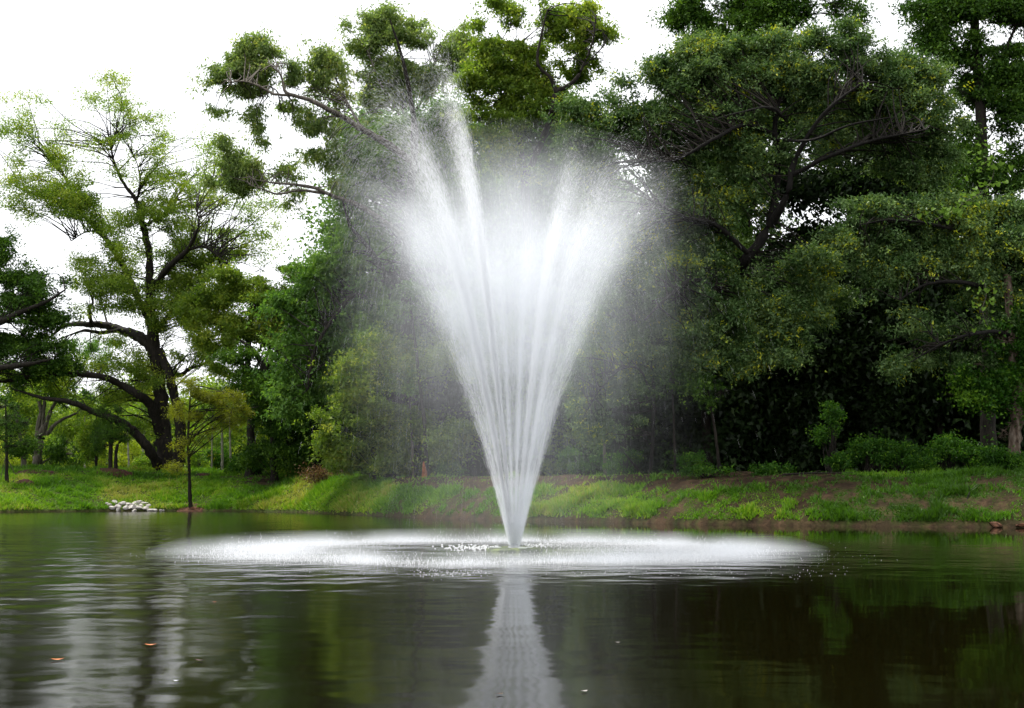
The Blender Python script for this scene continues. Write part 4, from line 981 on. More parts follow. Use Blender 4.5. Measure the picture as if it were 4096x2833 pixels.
def build_fountain():
    root = tag(empty('fountain', (FX, FY, 0)), 'floating pond fountain throwing a tall white fan of spray', 'fountain')
    # float: low mossy disc
    ang = np.linspace(0, 2 * np.pi, 48, endpoint=False)
    prof = [(0.12, 0.055), (0.30, 0.060), (0.48, 0.058), (0.555, 0.035), (0.575, -0.02), (0.52, -0.10)]
    v = []
    for r, z in prof:
        wob = 1 + 0.012 * np.sin(ang * 7) + 0.01 * np.sin(ang * 13 + 1)
        v.append(np.stack([np.cos(ang) * r * wob, np.sin(ang) * r * wob, np.full(48, z) + 0.006 * np.sin(ang * 5 + r * 20)], 1))
    v = np.concatenate(v)
    a = np.arange(48); b = (a + 1) % 48
    q = np.concatenate([np.stack([a + 48 * i, b + 48 * i, b + 48 * (i + 1), a + 48 * (i + 1)], 1) for i in range(len(prof) - 1)])
    quick_mesh('float', v, 4, q.ravel(), M['float'], root, smooth_shade=True)
    # nozzle
    prof = [(0.13, 0.03), (0.13, 0.075), (0.085, 0.09), (0.07, 0.13), (0.05, 0.14), (0.045, 0.12)]
    a24 = np.linspace(0, 2 * np.pi, 24, endpoint=False)
    v = np.concatenate([np.stack([np.cos(a24) * r, np.sin(a24) * r, np.full(24, z)], 1) for r, z in prof])
    a = np.arange(24); b = (a + 1) % 24
    q = np.concatenate([np.stack([a + 24 * i, b + 24 * i, b + 24 * (i + 1), a + 24 * (i + 1)], 1) for i in range(len(prof) - 1)])
    quick_mesh('nozzle', v, 4, q.ravel(), M['metal'], root, smooth_shade=True)
    # white fittings on the float
    for (x, y, sx, sy) in [(-0.36, -0.12, 0.10, 0.05), (0.30, -0.10, 0.06, 0.04), (0.16, -0.3, 0.09, 0.05)]:
        vv = np.array([[x + i * sx, y + j * sy, 0.055 + kz * 0.022] for kz in (0, 1) for i, j in ((-1, -.6), (-.5, -1), (.6, -1), (1, 0), (.4, 1), (-.7, .8))])
        n = 6
        me = bpy.data.meshes.new('bracket')
        me.from_pydata([tuple(c) for c in vv], [], [list(range(6, 12))] + [[i, (i + 1) % n, (i + 1) % n + n, i + n] for i in range(n)])
        me.materials.append(M['white'])
        o = bpy.data.objects.new('bracket', me); COL.objects.link(o); o.parent = root

    def spray(name, n, vr, vz, az, spread_az, spread_r, spread_z, k_mu, k_sig, Tmax, width, lenf, fall_keep, mist=0.0, r0=0.10):
        az_ = az(n) if callable(az) else rng.normal(az, spread_az, n)
        r = vr * (1 + spread_r * rng.normal(size=n)); z = vz * (1 + spread_z * rng.normal(size=n))
        v0 = np.stack([np.cos(az_) * r, np.sin(az_) * r, z], 1)
        st = np.stack([np.cos(az_) * r0, np.sin(az_) * r0, np.full(n, 0.13)], 1)
        k = np.exp(rng.normal(math.log(k_mu), k_sig, n))
        T = rng.uniform(0.0, Tmax, n)
        p, v, ok = simulate(v0, k, T, st)
        fall = v[:, 2] < 0
        keep = ok & (~fall | (rng.random(n) < fall_keep))
        p, v = p[keep], v[keep]
        age = T[keep]
        p = p + rng.normal(size=p.shape) * (0.012 + mist * age[:, None] ** 1.5)
        keep2 = p[:, 2] > 0.03
        p, v, age = p[keep2], v[keep2], age[keep2]
        sp_ = np.linalg.norm(v, axis=1)
        L = np.clip(sp_ * lenf, 0.03, 0.5) * rng.uniform(0.5, 1.2, len(p))
        w = width * rng.uniform(0.6, 1.3, len(p))
        return p, v, L, w

    # outer cone: many close jets forming a hollow fan
    def cone_az(n):
        j = rng.integers(0, 18, n)
        return (j + 0.5) / 18 * 2 * np.pi + rng.normal(0, 0.11, n)
    p, v, L, w = spray('cone', 80000, 3.0, 12.5, cone_az, 0, 0.05, 0.045, 0.022, 0.55, 2.0, 0.0020, 0.026, 0.03, mist=0.04)
    w = np.where(v[:, 2] < 0, w * 0.55, w)
    ribbons('spray_cone', p, v, L, w, M['spray'], root)
    # tall inner jets: horizontal apex offset in metres, height
    for (dx, dy, H, n) in [(-1.3, -0.9, 9.4, 70000), (-2.3, -0.6, 9.0, 70000), (1.15, 1.2, 8.0, 46000), (2.0, 1.0, 8.1, 22000), (0.3, 2.2, 6.9, 16000), (-0.4, 2.0, 6.6, 12000)]:
        vz = math.sqrt(2 * 9.81 * H) * 1.005
        tt = vz / 9.81 * 0.86
        vr = math.hypot(dx, dy) / tt * 1.05
        p, v, L, w = spray('jet', n, vr, vz, math.atan2(dy, dx), 0.035, 0.05, 0.03, 0.012, 0.85, 1.75, 0.0017, 0.028, 0.55, mist=0.035, r0=0.05)
        w = np.where(v[:, 2] < 0, w * 0.6, w)
        ribbons('water_jet', p, v, L, w, M['spray'], root)
    # fine falling drops round the plume
    n = 2500
    az = rng.uniform(0, 2 * np.pi, n)
    rr = np.abs(rng.normal(2.6, 0.8, n))
    zz = 7.0 * rng.random(n) ** 0.6
    rr = rr * (0.55 + 0.45 * smooth(zz / 6)) + 0.4 * (1 - zz / 7)
    p = np.stack([np.cos(az) * rr - 0.3, np.sin(az) * rr, zz], 1)
    v = np.stack([rng.normal(0, 0.3, n) + np.cos(az) * 0.5, rng.normal(0, .3, n), np.full(n, -5.0)], 1)
    ribbons('falling_drops', p, v, rng.uniform(0.3, 0.9, n), rng.uniform(0.0005, 0.0009, n), M['spray'], root)

    # clouds of atomised water: two closed bodies of mist shaped like the fan and the veil that falls from it
    def Rz(z):
        return 0.10 + 0.183 * z + 0.0165 * z ** 2 + 0.0021 * z ** 3
    def lathe(name, prof, seg, mat):
        aa = np.linspace(0, 2 * np.pi, seg, endpoint=False)
        vv = [np.stack([np.cos(aa) * r, np.sin(aa) * r, np.full(seg, z)], 1) for r, z in prof]
        vv = np.concatenate(vv + [np.array([[0, 0, prof[0][1]], [0, 0, prof[-1][1]]])])
        a = np.arange(seg); b = (a + 1) % seg; m = len(prof)
        fs = [tuple(int(t) for t in f) for i in range(m - 1) for f in np.stack([a + seg * i, b + seg * i, b + seg * (i + 1), a + seg * (i + 1)], 1)]
        fs += [(int(b[q]), int(a[q]), m * seg) for q in range(seg)] + [(int(a[q]) + seg * (m - 1), int(b[q]) + seg * (m - 1), m * seg + 1) for q in range(seg)]
        me = bpy.data.meshes.new(name); me.from_pydata([tuple(x) for x in vv], [], fs); me.materials.append(mat)
        o = bpy.data.objects.new(name, me); COL.objects.link(o); o.parent = root; o['kind'] = 'stuff'
        return o
    def mist_mat(name, veil):
        m, nt, out = new_mat(name)
        N = nt.nodes; Lk = nt.links.new
        tc = N.new('ShaderNodeTexCoord')
        sx = N.new('ShaderNodeSeparateXYZ'); Lk(tc.outputs['Object'], sx.inputs[0])
        def mt(op, a, b=None, c=None, clamp=False):
            n = N.new('ShaderNodeMath'); n.operation = op; n.use_clamp = clamp
            for k_, q in enumerate((a, b, c)):
                if q is None: continue
                if isinstance(q, (int, float)): n.inputs[k_].default_value = q
                else: Lk(q, n.inputs[k_])
            return n.outputs[0]
        X, Y_, Z = sx.outputs
        r = mt('SQRT', mt('ADD', mt('MULTIPLY', X, X), mt('MULTIPLY', Y_, Y_)))
        z2 = mt('MULTIPLY', Z, Z)
        R_ = mt('ADD', mt('ADD', mt('MULTIPLY', Z, 0.183), 0.10), mt('ADD', mt('MULTIPLY', z2, 0.0165), mt('MULTIPLY', mt('MULTIPLY', z2, Z), 0.0021)))
        inv = mt('DIVIDE', 1.0, mt('ADD', r, 0.05))
        cb = N.new('ShaderNodeCombineXYZ')
        if not veil:
            q = mt('DIVIDE', r, R_)
            # hollow shell around q = 0.85, soft outside
            e = mt('DIVIDE', mt('SUBTRACT', q, 0.86), 0.13)
            shell = mt('EXPONENT', mt('MULTIPLY', mt('MULTIPLY', e, e), -0.5))
            inside = mt('SUBTRACT', 1.0, mt('MULTIPLY', mt('SUBTRACT', q, 0.80), 5.0), clamp=True)
            body = mt('ADD', mt('MULTIPLY', shell, 1.0), mt('MULTIPLY', inside, 0.26))
            zr = ramp(nt, [(0.0, (1, 1, 1)), (0.05, (1, 1, 1)), (0.10, (.34, .34, .34)), (0.2, (.085, .085, .085)), (0.4, (.026, .026, .026)), (0.52, (.034, .034, .034)), (0.62, (.034, .034, .034)), (0.72, (.031, .031, .031)), (0.82, (.016, .016, .016)), (0.94, (0, 0, 0))])
            Lk(mt('DIVIDE', Z, 8.0), zr.inputs['Fac'])
            Lk(mt('MULTIPLY', mt('MULTIPLY', X, inv), 1.0), cb.inputs[0]); Lk(mt('MULTIPLY', Y_, inv), cb.inputs[1]); Lk(mt('MULTIPLY', Z, 0.10), cb.inputs[2])
            n1 = N.new('ShaderNodeTexNoise'); n1.inputs['Scale'].default_value = 1.7; n1.inputs['Detail'].default_value = 5; n1.inputs['Roughness'].default_value = 0.65
            Lk(cb.outputs[0], n1.inputs['Vector'])
            nn = N.new('ShaderNodeMapRange'); nn.inputs[1].default_value = 0.34; nn.inputs[2].default_value = 0.66; nn.inputs[3].default_value = 0.06; nn.inputs[4].default_value = 2.3
            Lk(n1.outputs['Fac'], nn.inputs[0])
            n2 = N.new('ShaderNodeTexNoise'); n2.inputs['Scale'].default_value = 0.9; n2.inputs['Detail'].default_value = 4
            Lk(tc.outputs['Object'], n2.inputs['Vector'])
            nb = N.new('ShaderNodeMapRange'); nb.inputs[1].default_value = 0.3; nb.inputs[2].default_value = 0.6; nb.inputs[3].default_value = 0.25; nb.inputs[4].default_value = 1.3
            Lk(n2.outputs['Fac'], nb.inputs[0])
            dens = mt('MULTIPLY', mt('MULTIPLY', mt('MULTIPLY', body, zr.outputs['Color']), 9.0), mt('MULTIPLY', nn.outputs[0], nb.outputs[0]))
        else:
            fall = mt('SUBTRACT', 1.0, mt('DIVIDE', r, 4.3), clamp=True)
            fall = mt('POWER', fall, 1.9)
            zr = ramp(nt, [(0.0, (0.10, 0.10, 0.10)), (0.3, (.22, .22, .22)), (0.6, (.9, .9, .9)), (0.75, (.8, .8, .8)), (0.9, (.25, .25, .25)), (1.0, (0, 0, 0))])
            Lk(mt('DIVIDE', Z, 8.6), zr.inputs['Fac'])
            mp = N.new('ShaderNodeMapping'); mp.inputs['Scale'].default_value = (1.6, 1.6, 0.22)
            Lk(tc.outputs['Object'], mp.inputs['Vector'])
            n1 = N.new('ShaderNodeTexNoise'); n1.inputs['Scale'].default_value = 1.0; n1.inputs['Detail'].default_value = 4
            Lk(mp.outputs[0], n1.inputs['Vector'])
            nn = N.new('ShaderNodeMapRange'); nn.inputs[1].default_value = 0.35; nn.inputs[2].default_value = 0.65; nn.inputs[3].default_value = 0.3; nn.inputs[4].default_value = 1.5
            Lk(n1.outputs['Fac'], nn.inputs[0])
            dens = mt('MULTIPLY', mt('MULTIPLY', mt('MULTIPLY', fall, zr.outputs['Color']), 0.30), nn.outputs[0])
        pv = N.new('ShaderNodeVolumePrincipled')
        pv.inputs['Color'].default_value = (0.91, 0.94, 0.985, 1)
        pv.inputs['Anisotropy'].default_value = 0.2
        Lk(dens, pv.inputs['Density'])
        Lk(pv.outputs[0], out.inputs['Volume'])
        m.cycles.volume_step_rate = 0.35
        return m
    zs = np.concatenate([np.linspace(0.10, 7.55, 22)])
    lathe('mist_fan', [(Rz(z) * 1.32, z) for z in zs], 40, mist_mat('fan_mist', False))
    zs = np.linspace(0.06, 8.4, 18)
    lathe('mist_veil', [(4.3 * math.sqrt(max(0.02, 1 - max(0, (z - 6) / 2.6) ** 2)), z) for z in zs], 32, mist_mat('veil_mist', True))
    return root
build_fountain()

def build_splash():
    m, nt, out = new_mat('splash_mist')
    N = nt.nodes; Lk = nt.links.new
    def mt(op, a, b=None, clamp=False):
        n_ = N.new('ShaderNodeMath'); n_.operation = op; n_.use_clamp = clamp
        for k_, q in enumerate((a, b)):
            if q is None: continue
            if isinstance(q, (int, float)): n_.inputs[k_].default_value = q
            else: Lk(q, n_.inputs[k_])
        return n_.outputs[0]
    tc = N.new('ShaderNodeTexCoord'); sx = N.new('ShaderNodeSeparateXYZ'); Lk(tc.outputs['Object'], sx.inputs[0])
    X, Y_, Z = sx.outputs
    r_ = mt('SQRT', mt('ADD', mt('MULTIPLY', X, X), mt('MULTIPLY', Y_, Y_)))
    e = mt('DIVIDE', mt('SUBTRACT', r_, 4.80), 0.88)
    g_ = mt('EXPONENT', mt('MULTIPLY', mt('MULTIPLY', e, e), -0.5))
    ns = N.new('ShaderNodeTexNoise'); ns.inputs['Scale'].default_value = 0.55; ns.inputs['Detail'].default_value = 5; Lk(tc.outputs['Object'], ns.inputs['Vector'])
    mr = N.new('ShaderNodeMapRange'); mr.inputs[1].default_value = 0.40; mr.inputs[2].default_value = 0.62; mr.inputs[3].default_value = 0.12; mr.inputs[4].default_value = 2.2; Lk(ns.outputs['Fac'], mr.inputs[0])
    vz_ = mt('EXPONENT', mt('MULTIPLY', Z, -11.0))
    dens = mt('MULTIPLY', mt('MULTIPLY', mt('MULTIPLY', g_, vz_), mr.outputs[0]), 0.85)
    pv = N.new('ShaderNodeVolumePrincipled'); pv.inputs['Color'].default_value = (0.91, 0.94, 0.985, 1)
    Lk(dens, pv.inputs['Density']); Lk(pv.outputs[0], out.inputs['Volume'])
    m.cycles.volume_step_rate = 0.25
    seg = 64; aa = np.linspace(0, 2 * np.pi, seg, endpoint=False)
    prof = [(3.4, 0.006), (6.9, 0.006), (6.9, 0.10), (6.2, 0.30), (4.0, 0.30), (3.4, 0.10)]
    vv = np.concatenate([np.stack([np.cos(aa) * a, np.sin(aa) * a, np.full(seg, z)], 1) for a, z in prof])
    a = np.arange(seg); b = (a + 1) % seg; k = len(prof)
    q = np.concatenate([np.stack([a + seg * i, b + seg * i, b + seg * ((i + 1) % k), a + seg * ((i + 1) % k)], 1) for i in range(k)])
    o = quick_mesh('splash_mist', vv, 4, q.ravel(), m); o.location = (FX - 0.5, FY, 0); o.scale = (0.96, 0.96, 1)
    tag(o, 'low ring of white mist hanging over the splashing water', 'mist', kind='stuff')
    n = 52000
    az = rng.uniform(0, 2 * np.pi, n)
    hot = 0.55 + 0.45 * np.cos(az * 8 + 0.6) ** 2 + 0.35 * (np.cos(az) > 0.6) + 0.3 * (np.cos(az) < -0.7)
    keep = rng.random(n) < hot / 1.5
    az = az[keep]; n = len(az)
    r = 4.95 + 0.25 * np.cos(az * 8 + 2) + rng.normal(0, 0.42, n) + rng.normal(0, 0.5, n) * (np.abs(np.cos(az)) > 0.5) - np.abs(rng.normal(0, 0.9, n)) * (np.cos(az) > 0.3)
    x = FX - 0.5 + np.cos(az) * r * 0.94; y = FY + np.sin(az) * r * 0.97
    dens = np.exp(-((r - 5.15) / 0.7) ** 2)
    h = (0.012 + 0.07 * rng.random(n) ** 3 * (0.3 + dens))
    w = rng.uniform(0.002, 0.006, n)
    a = rng.uniform(0, np.pi, n)
    s = np.stack([np.cos(a), np.sin(a), np.zeros(n)], 1) * w[:, None]
    b = np.stack([x, y, np.full(n, 0.004)], 1)
    # half of them hop above the surface as falling drops
    up = rng.random(n) < 0.35
    b[up, 2] += rng.exponential(0.045, up.sum())
    tip = np.stack([rng.normal(0, 0.25, n) * h, rng.normal(0, 0.25, n) * h, h], 1)
    v = np.stack([b - s, b + s, b + tip], 1).reshape(-1, 3)
    o = quick_mesh('splash', v, 3, np.arange(n * 3), M['spray'])
    tag(o, 'white ring of splashing drops where the spray lands on the pond', 'splash', kind='stuff')
    # bubbles
    pts = []
    def add(px, py, s):
        d = ray(px, py); t = -CAMZ / d[2]
        pts.append((d[0] * t, d[1] * t, s))
    for _ in range(170): add(rng.normal(1880, 60), rng.normal(2191, 6), rng.uniform(.010, .028))
    for _ in range(90): add(rng.normal(2170, 50), rng.normal(2181, 4), rng.uniform(.008, .02))
    for _ in range(260): add(rng.uniform(1200, 3400), rng.normal(2290, 12), rng.uniform(.003, .007))
    for _ in range(60): add(rng.uniform(3150, 3600), rng.normal(2225, 24), rng.uniform(.003, .006))
    for _ in range(120): add(rng.uniform(1650, 1950), rng.normal(2292, 10), rng.uniform(.005, .010))
    pts = np.array(pts)
    a6 = np.linspace(0, 2 * np.pi, 6, endpoint=False)
    vs = []; fs = []
    for i, (x, y, s) in enumerate(pts):
        o0 = len(vs)
        for rr, z in ((1.0, 0.0), (0.75, 0.6)):
            for t in a6: vs.append((x + math.cos(t) * s * rr, y + math.sin(t) * s * rr, z * s * 0.8 + 0.002))
        vs.append((x, y, s * 0.9))
        for q in range(6):
            fs.append((o0 + q, o0 + (q + 1) % 6, o0 + 6 + (q + 1) % 6, o0 + 6 + q)); fs.append((o0 + 6 + q, o0 + 6 + (q + 1) % 6, o0 + 12))
    me = bpy.data.meshes.new('bubbles'); me.from_pydata(vs, [], fs); me.materials.append(M['foam'])
    o = bpy.data.objects.new('bubbles', me); COL.objects.link(o)
    tag(o, 'small white foam bubbles floating around the fountain float and the splash ring', 'foam', kind='stuff')
build_splash()

# ------------------------------------------------------------------ rocks
def rock(name, c, s, seed, mat, label, group, flatz=0.62):
    import bmesh
    bm = bmesh.new()
    bmesh.ops.create_icosphere(bm, subdivisions=2, radius=1.0)
    r = np.random.default_rng(seed)
    planes = [(unit(r.normal(size=3)), r.uniform(0.5, 0.85)) for _ in range(11)]
    sc = np.array([1.0 * r.uniform(.8, 1.3), r.uniform(.7, 1.0), flatz * r.uniform(.8, 1.25)]) * s
    rot = Matrix.Rotation(r.uniform(0, 6.28), 3, 'Z') @ Matrix.Rotation(r.uniform(-.5, .5), 3, 'X')
    for v in bm.verts:
        p = np.array(v.co)
        for nrm, d in planes:
            k = p @ nrm
            if k > d: p = p - nrm * (k - d)
        v.co = rot @ Vector(p * sc)
    me = bpy.data.meshes.new(name); bm.to_mesh(me); bm.free(); me.materials.append(mat)
    o = bpy.data.objects.new(name, me); COL.objects.link(o)
    o.location = [float(q) for q in c]
    tag(o, label, 'rock', group)
    return o
RG = 'pile of pale rocks at the water line'
rocks = [(448, 2031, 22), (476, 2029, 26), (505, 2033, 20), (528, 2031, 24), (556, 2032, 22), (582, 2033, 20), (602, 2035, 20), (620, 2037, 17), (462, 2014, 20), (490, 2018, 21), (512, 2019, 18), (536, 2019, 21), (553, 2014, 22), (577, 2017, 22), (596, 2022, 19),
         (438, 2020, 12), (546, 2024, 16), (566, 2024, 16), (430, 2014, 11), (456, 2006, 13), (648, 2036, 8), (659, 2036, 6), (474, 2040, 14), (540, 2041, 15), (604, 2041, 12)]
ord_ = ['first', 'second', 'third', 'fourth', 'fifth', 'sixth', 'seventh', 'eighth']
for i, (px, py, rp) in enumerate(rocks):
    if i < 8: lab = 'pale rock, %s from the left in the bottom row of the pond edge pile' % ord_[i]
    elif i < 15: lab = 'pale rock in the upper row of the pond edge pile, %s from the left' % ord_[i - 8]
    else:
        lab = {15: 'small pale stone at the left end of the rock pile', 16: 'small stone wedged in the middle of the rock pile', 17: 'small stone wedged right of the pile middle', 18: 'smallest stone lying left of the rock pile', 19: 'small pointed stone on top of the left rocks',
               20: 'small lone white stone right of the rock pile', 21: 'tiny white stone farthest right of the rock pile', 22: 'half sunk stone under the left rocks', 23: 'half sunk stone under the middle rocks', 24: 'half sunk stone under the right rocks'}[i]
    g = G(px, min(py, 2044))
    ppm = F / g[1]
    c = P(px, py, float(g[1]) - 0.1)
    if py > 2034: c = np.array([c[0], float(shoreY(c[0])) - 0.15, 0.06])
    c[2] = max(c[2], 0.06)
    rock('rock', c, rp / ppm * 0.92, 100 + i, M['rock'], lab, RG)
rock('clay_block', G(3990, 2106) + np.array([0, 0, 0.05]), 0.26, 501, M['clay'], 'broken brown clay block at the water line near the right edge', None, 0.4)
rock('clay_block', G(4085, 2108) + np.array([0, 0, 0.05]), 0.16, 502, M['clay'], 'smaller clay block cut by the right edge of the view', None, 0.4)

# ------------------------------------------------------------------ mounds of mulch, clay
def mound(name, px, py, rx_px, h, mat, label, squash=0.45):
    c = G(px, py); Y = float(c[1]); r = rx_px / (F / Y)
    na, nr = 28, 9
    vs = []; 
    for i in range(nr + 1):
        for j in range(na):
            a = 2 * math.pi * j / na
            rr = r * i / nr * (1 + 0.14 * math.sin(a * 3 + 1) + 0.10 * math.sin(a * 5))
            x = c[0] + math.cos(a) * rr; y = c[1] + math.sin(a) * rr * squash * 2
            z = max(float(ground_z(x, y)), -0.02) + h * (1 - (i / nr) ** 2) + (float(fbm(x * 5, y * 5, 9, 3)) - .5) * 0.12 - (0.08 if i == nr else 0)
            vs.append((x - c[0], y - c[1], z - c[2]))
    q = [(i * na + j, i * na + (j + 1) % na, (i + 1) * na + (j + 1) % na, (i + 1) * na + j) for i in range(nr) for j in range(na)]
    o = quick_mesh(name, np.array(vs), 4, np.array(q).ravel(), M[mat], smooth_shade=True)
    o.location = [float(v) for v in c]
    tag(o, label, 'mound')
    return o
mound('mulch_mound', 450, 1897, 88, 0.34, 'mulch', 'dark red brown mulch mound under the two stemmed pine')
mound('mulch_mound', 130, 1893, 90, 0.22, 'mulch', 'low dark mulch mound in front of the grey multi stemmed oak')
mound('mulch_mound', 815, 1903, 34, 0.15, 'mulch', 'small dark mulch patch right of the cypress trunk')
mound('clay_mound', 765, 2034, 70, 0.10, 'clay', 'reddish clay mound at the water line under the cypress')
mound('soil_mound', 95, 1940, 44, 0.32, 'mulch', 'eroded dark soil hump on the grass at the far left', 0.25)

# dead brush pile
def brush():
    c = G(1282, 1932)
    root = tag(empty('brush_pile', c), 'pile of dead brown leaves and branches at the end of the grassy hill', 'brush pile')
    n = 26
    a = rng.normal(size=(n, 3)) * np.array([0.42, 0.25, 0.1]) + np.array([0.05, 0, 0.15])
    d = rand_dirs(n); d[:, 2] = np.abs(d[:, 2]) * 0.7 + 0.15
    t = np.linspace(0, 1, 5)[None, :, None]
    L = rng.uniform(0.3, 0.9, n)[:, None, None]
    poly = a[:, None] + d[:, None] * t * L; poly[:, 1:] += rng.normal(size=(n, 4, 3)) * 0.03
    for i in range(n):
        v, ix = tubes(poly[i:i + 1], np.linspace(0.025, 0.006, 5)[None], 5)
        quick_mesh('branch', v, 4, ix, M['bark_brown'], root)
    m = 1800
    pos = rng.normal(size=(m, 3)) * np.array([0.55, 0.25, 0.24]) + np.array([0.1, -0.2, 0.45])
    pos[:, 2] = np.abs(pos[:, 2])
    o = leaf_mesh('dead_leaves', pos, rand_dirs(m) + np.array([0, 0, -.3]), rng.uniform(0.08, 0.16, m), M['deadleaf'], root, rng.random(m), 0.5)
    o['kind'] = 'stuff'
brush()

# stump
def stump():
    c = base_at(1696, 63)
    H = 0.75
    root = tag(empty('tree_stump', c), 'splintered orange brown stump standing among the misty trunks left of the jets', 'stump')
    q = np.array([[0, 0, -0.1], [0.02, 0, 0.2], [0.0, 0, 0.45], [-0.02, 0, H]])
    p, r = smooth_poly(q, [0.16, 0.11, 0.09, 0.03], 9)
    v, ix = tubes(p[None], r[None], 9)
    quick_mesh('wood', v, 4, ix, M['stump'], root, smooth_shade=True)
    q = np.array([[0.09, 0, -0.1], [0.1, 0, 0.15], [0.13, 0, 0.33]])
    p, r = smooth_poly(q, [0.07, 0.06, 0.012], 6)
    v, ix = tubes(p[None], r[None], 6)
    quick_mesh('splinter', v, 4, ix, M['stump'], root)
stump()

# dark bent branch lying on the right bank
def fallen_branch(label, pts, r0, mat, forks):
    w = [G(px, py) + np.array([0, 0, dz]) for px, py, dz in pts]
    c = w[0]
    root = tag(empty('fallen_branch', c), label, 'branch')
    p, r = smooth_poly(np.array(w) - c, np.linspace(r0, r0 * 0.35, len(w)), 12)
    v, ix = tubes(p[None], r[None], 6); quick_mesh('stem', v, 4, ix, M[mat], root, smooth_shade=True)
    for i, d in forks:
        a = p[i]; q = np.array([a, a + np.array(d) * 0.5 + np.array([0, 0, .02]), a + np.array(d)])
        pp, rr = smooth_poly(q, [r0 * 0.6, r0 * 0.45, r0 * 0.2], 6)
        v, ix = tubes(pp[None], rr[None], 5); quick_mesh('fork', v, 4, ix, M[mat], root)
fallen_branch('black bent branch sticking out of the grass on the right bank', [(3868, 2000, 0.0), (3878, 1985, 0.1), (3895, 1970, 0.15), (3908, 1962, 0.2)], 0.028, 'bark_dark', [(5, (-0.06, 0, 0.2)), (7, (0.16, 0, 0.06))])
fallen_branch('long dark fallen bough lying along the crest below the hollow', [(3130, 1904, 0.05), (3240, 1902, 0.08), (3340, 1899, 0.06), (3420, 1897, 0.05)], 0.045, 'bark_dark', [(4, (0.3, 0, 0.1))])

# stakes beside the far left sapling
for i, (a, b, lab) in enumerate([((0, 1925), (22, 1830), 'thin wooden stake left of the far left sapling'), ((66, 1905), (34, 1845), 'thin wooden stake right of the far left sapling')]):
    g = G(a[0], a[1]); t = P(b[0], b[1], float(g[1]))
    v, ix = tubes(np.array([[g - g - [0, 0, .1], (t - g) * .5, t - g]]), np.full((1, 3), 0.018), 6)
    o = quick_mesh('stake', v, 4, ix, M['bark_grey']); o.location = [float(q) for q in g]
    tag(o, lab, 'stake')

# green and white boards glimpsed through the trunks
for px, py, w_, h_, lab in [(980, 1880, 26, 16, 'small white and green board glimpsed between the stems left of the bush'), (1110, 1879, 26, 14, 'white board with a green top band glimpsed through the dark wood')]:
    Y = 96; c = P(px, py, Y); b = onground(c[0], c[1]); ppm = F / Y
    root = tag(empty('board', b), lab, 'board')
    zc = c[2] - b[2]; hw, hh = w_ / ppm, h_ / ppm
    def box(nm, x0, x1, y0, y1, z0, z1, mat):
        v = np.array([[x, y, z] for z in (z0, z1) for x, y in ((x0, y0), (x1, y0), (x1, y1), (x0, y1))])
        f = [0, 3, 2, 1, 4, 5, 6, 7, 0, 1, 5, 4, 1, 2, 6, 5, 2, 3, 7, 6, 3, 0, 4, 7]
        quick_mesh(nm, v, 4, np.array(f), M[mat], root)
    box('panel', -hw / 2, hw / 2, -.03, .03, zc - hh / 2, zc + hh * 0.15, 'white')
    box('band', -hw / 2, hw / 2, -.035, .035, zc + hh * 0.155, zc + hh / 2, 'green_paint')
    box('post', -hw / 2 - .06, -hw / 2 - .003, -.03, .03, -0.3, zc + hh / 2, 'bark_grey')
    box('post', hw / 2 + .003, hw / 2 + .06, -.03, .03, -0.3, zc + hh / 2, 'bark_grey')

# ------------------------------------------------------------------ leaves floating on the pond
def floating_leaf(px, py, wpx, ang, label, mat):
    d = ray(px, py); t = -CAMZ / d[2]; x, y = d[0] * t, d[1] * t
    L = wpx / (F / y) * 1.25
    n = 9
    vs = []; 
    for i in range(n):
        u = i / (n - 1)
        w = 0.30 * math.sin(math.pi * u ** 0.8) * (1 + 0.25 * math.sin(u * 14))
        z = 0.006 + 0.10 * L * (2 * u - 1) ** 2
        vs += [((u - .5) * L, w * L, z + 0.05 * L), ((u - .5) * L, 0, z), ((u - .5) * L, -w * L, z + 0.04 * L)]
    f = []
    for i in range(n - 1):
        a = i * 3; f += [(a, a + 3, a + 4, a + 1), (a + 1, a + 4, a + 5, a + 2)]
    root = tag(empty('fallen_leaf', (x, y, 0)), label, 'leaf', 'dead leaves floating on the pond')
    root.rotation_euler = (0, 0, ang)
    me = bpy.data.meshes.new('blade'); me.from_pydata(vs, [], f); me.materials.append(M[mat])
    o = bpy.data.objects.new('blade', me); COL.objects.link(o); o.parent = root
    v, ix = tubes(np.array([[[-.5 * L, 0, .006 + .1 * L], [-.62 * L, .02 * L, .01], [-.75 * L, .05 * L, .006]]]), np.array([[.02, .016, .012]]) * L, 4)
    quick_mesh('stalk', v, 4, ix, M['bark_brown'], root)
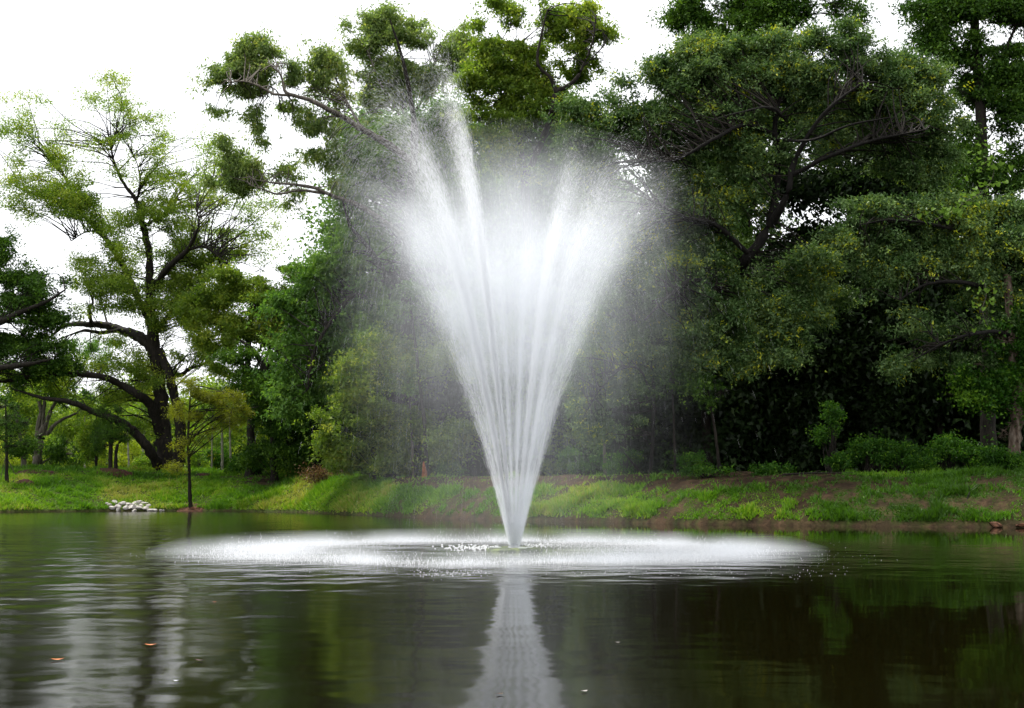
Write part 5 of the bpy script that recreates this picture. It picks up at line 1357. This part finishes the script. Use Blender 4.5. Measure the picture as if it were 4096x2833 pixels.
for a in [(602, 2584, 34, 0.2, 'orange leaf floating on the left water beside the dark trunk reflection', 'orange_leaf'),
          (230, 2643, 38, 0.4, 'orange brown leaf floating nearest the bottom left corner', 'orange_leaf'),
          (800, 2646, 30, -0.3, 'dull thin brown leaf floating right of the orange leaf at left', 'bark_brown'),
          (704, 2727, 15, 0.1, 'small whitish leaf floating at the lower left', 'white'),
          (2338, 2769, 26, 0.5, 'tan curled leaf floating at the bottom right of the fountain reflection', 'rock'),
          (2472, 2573, 15, 0.0, 'small pale leaf floating right of the fountain reflection', 'rock'),
          (2000, 2780, 28, 0.6, 'thin faint brown leaf floating left of the fountain reflection at the bottom', 'bark_brown'),
          (858, 2411, 12, 0.2, 'tiny orange speck of leaf on the rippled water at left', 'orange_leaf')]:
    floating_leaf(*a)

# ------------------------------------------------------------------ climbing vine with large leaves on the right
def vine(label, path, Y, n, size_px):
    w = np.array([P(px, py, Y) for px, py in path])
    c = w[0]
    root = tag(empty('climbing_vine', c), label, 'vine')
    p, r = smooth_poly(w - c, np.full(len(w), 0.012), 30)
    v, ix = tubes(p[None], r[None], 5); quick_mesh('stem', v, 4, ix, M['bark_grey'], root)
    vs = [(0, 0, 0), (.34, .30, .05), (.42, .05, .02), (.25, -.45, .0), (0, -.62, -.06), (-.25, -.45, .0), (-.42, .05, .02), (-.34, .30, .05), (0, 0.12, -0.04)]
    me = bpy.data.meshes.new('leaf')
    me.from_pydata(vs, [], [(8, 1, 2, 3), (8, 3, 4, 4 + 1)[:3] + (5,), (8, 5, 6, 7)])
    at = me.attributes.new('tint', 'FLOAT', 'POINT'); at.data.foreach_set('value', np.full(9, 0.5, dtype=np.float32))
    me.materials.append(M['vine'])
    for i in range(n):
        q = p[rng.integers(0, len(p))] + rng.normal(size=3) * np.array([.32, .12, .16])
        o = bpy.data.objects.new('leaf', me); COL.objects.link(o); o.parent = root
        o.location = [float(a) for a in q]
        s = size_px / (F / Y) * random.uniform(.7, 1.3)
        o.scale = (s, s, s)
        o.rotation_euler = (R(random.uniform(30, 80)), R(random.uniform(-30, 30)), R(random.uniform(-60, 60)))
vine('bright yellow green vine with broad leaves hanging down the dark tree at the upper right', [(3985, 570), (3960, 620), (3975, 690), (3940, 760), (3860, 810), (3800, 850), (3740, 880)], 47.5, 110, 24)
vine('short strand of broad bright leaves below the upper right vine', [(3935, 1120), (3945, 1180), (3930, 1240), (3950, 1300)], 46.5, 34, 20)
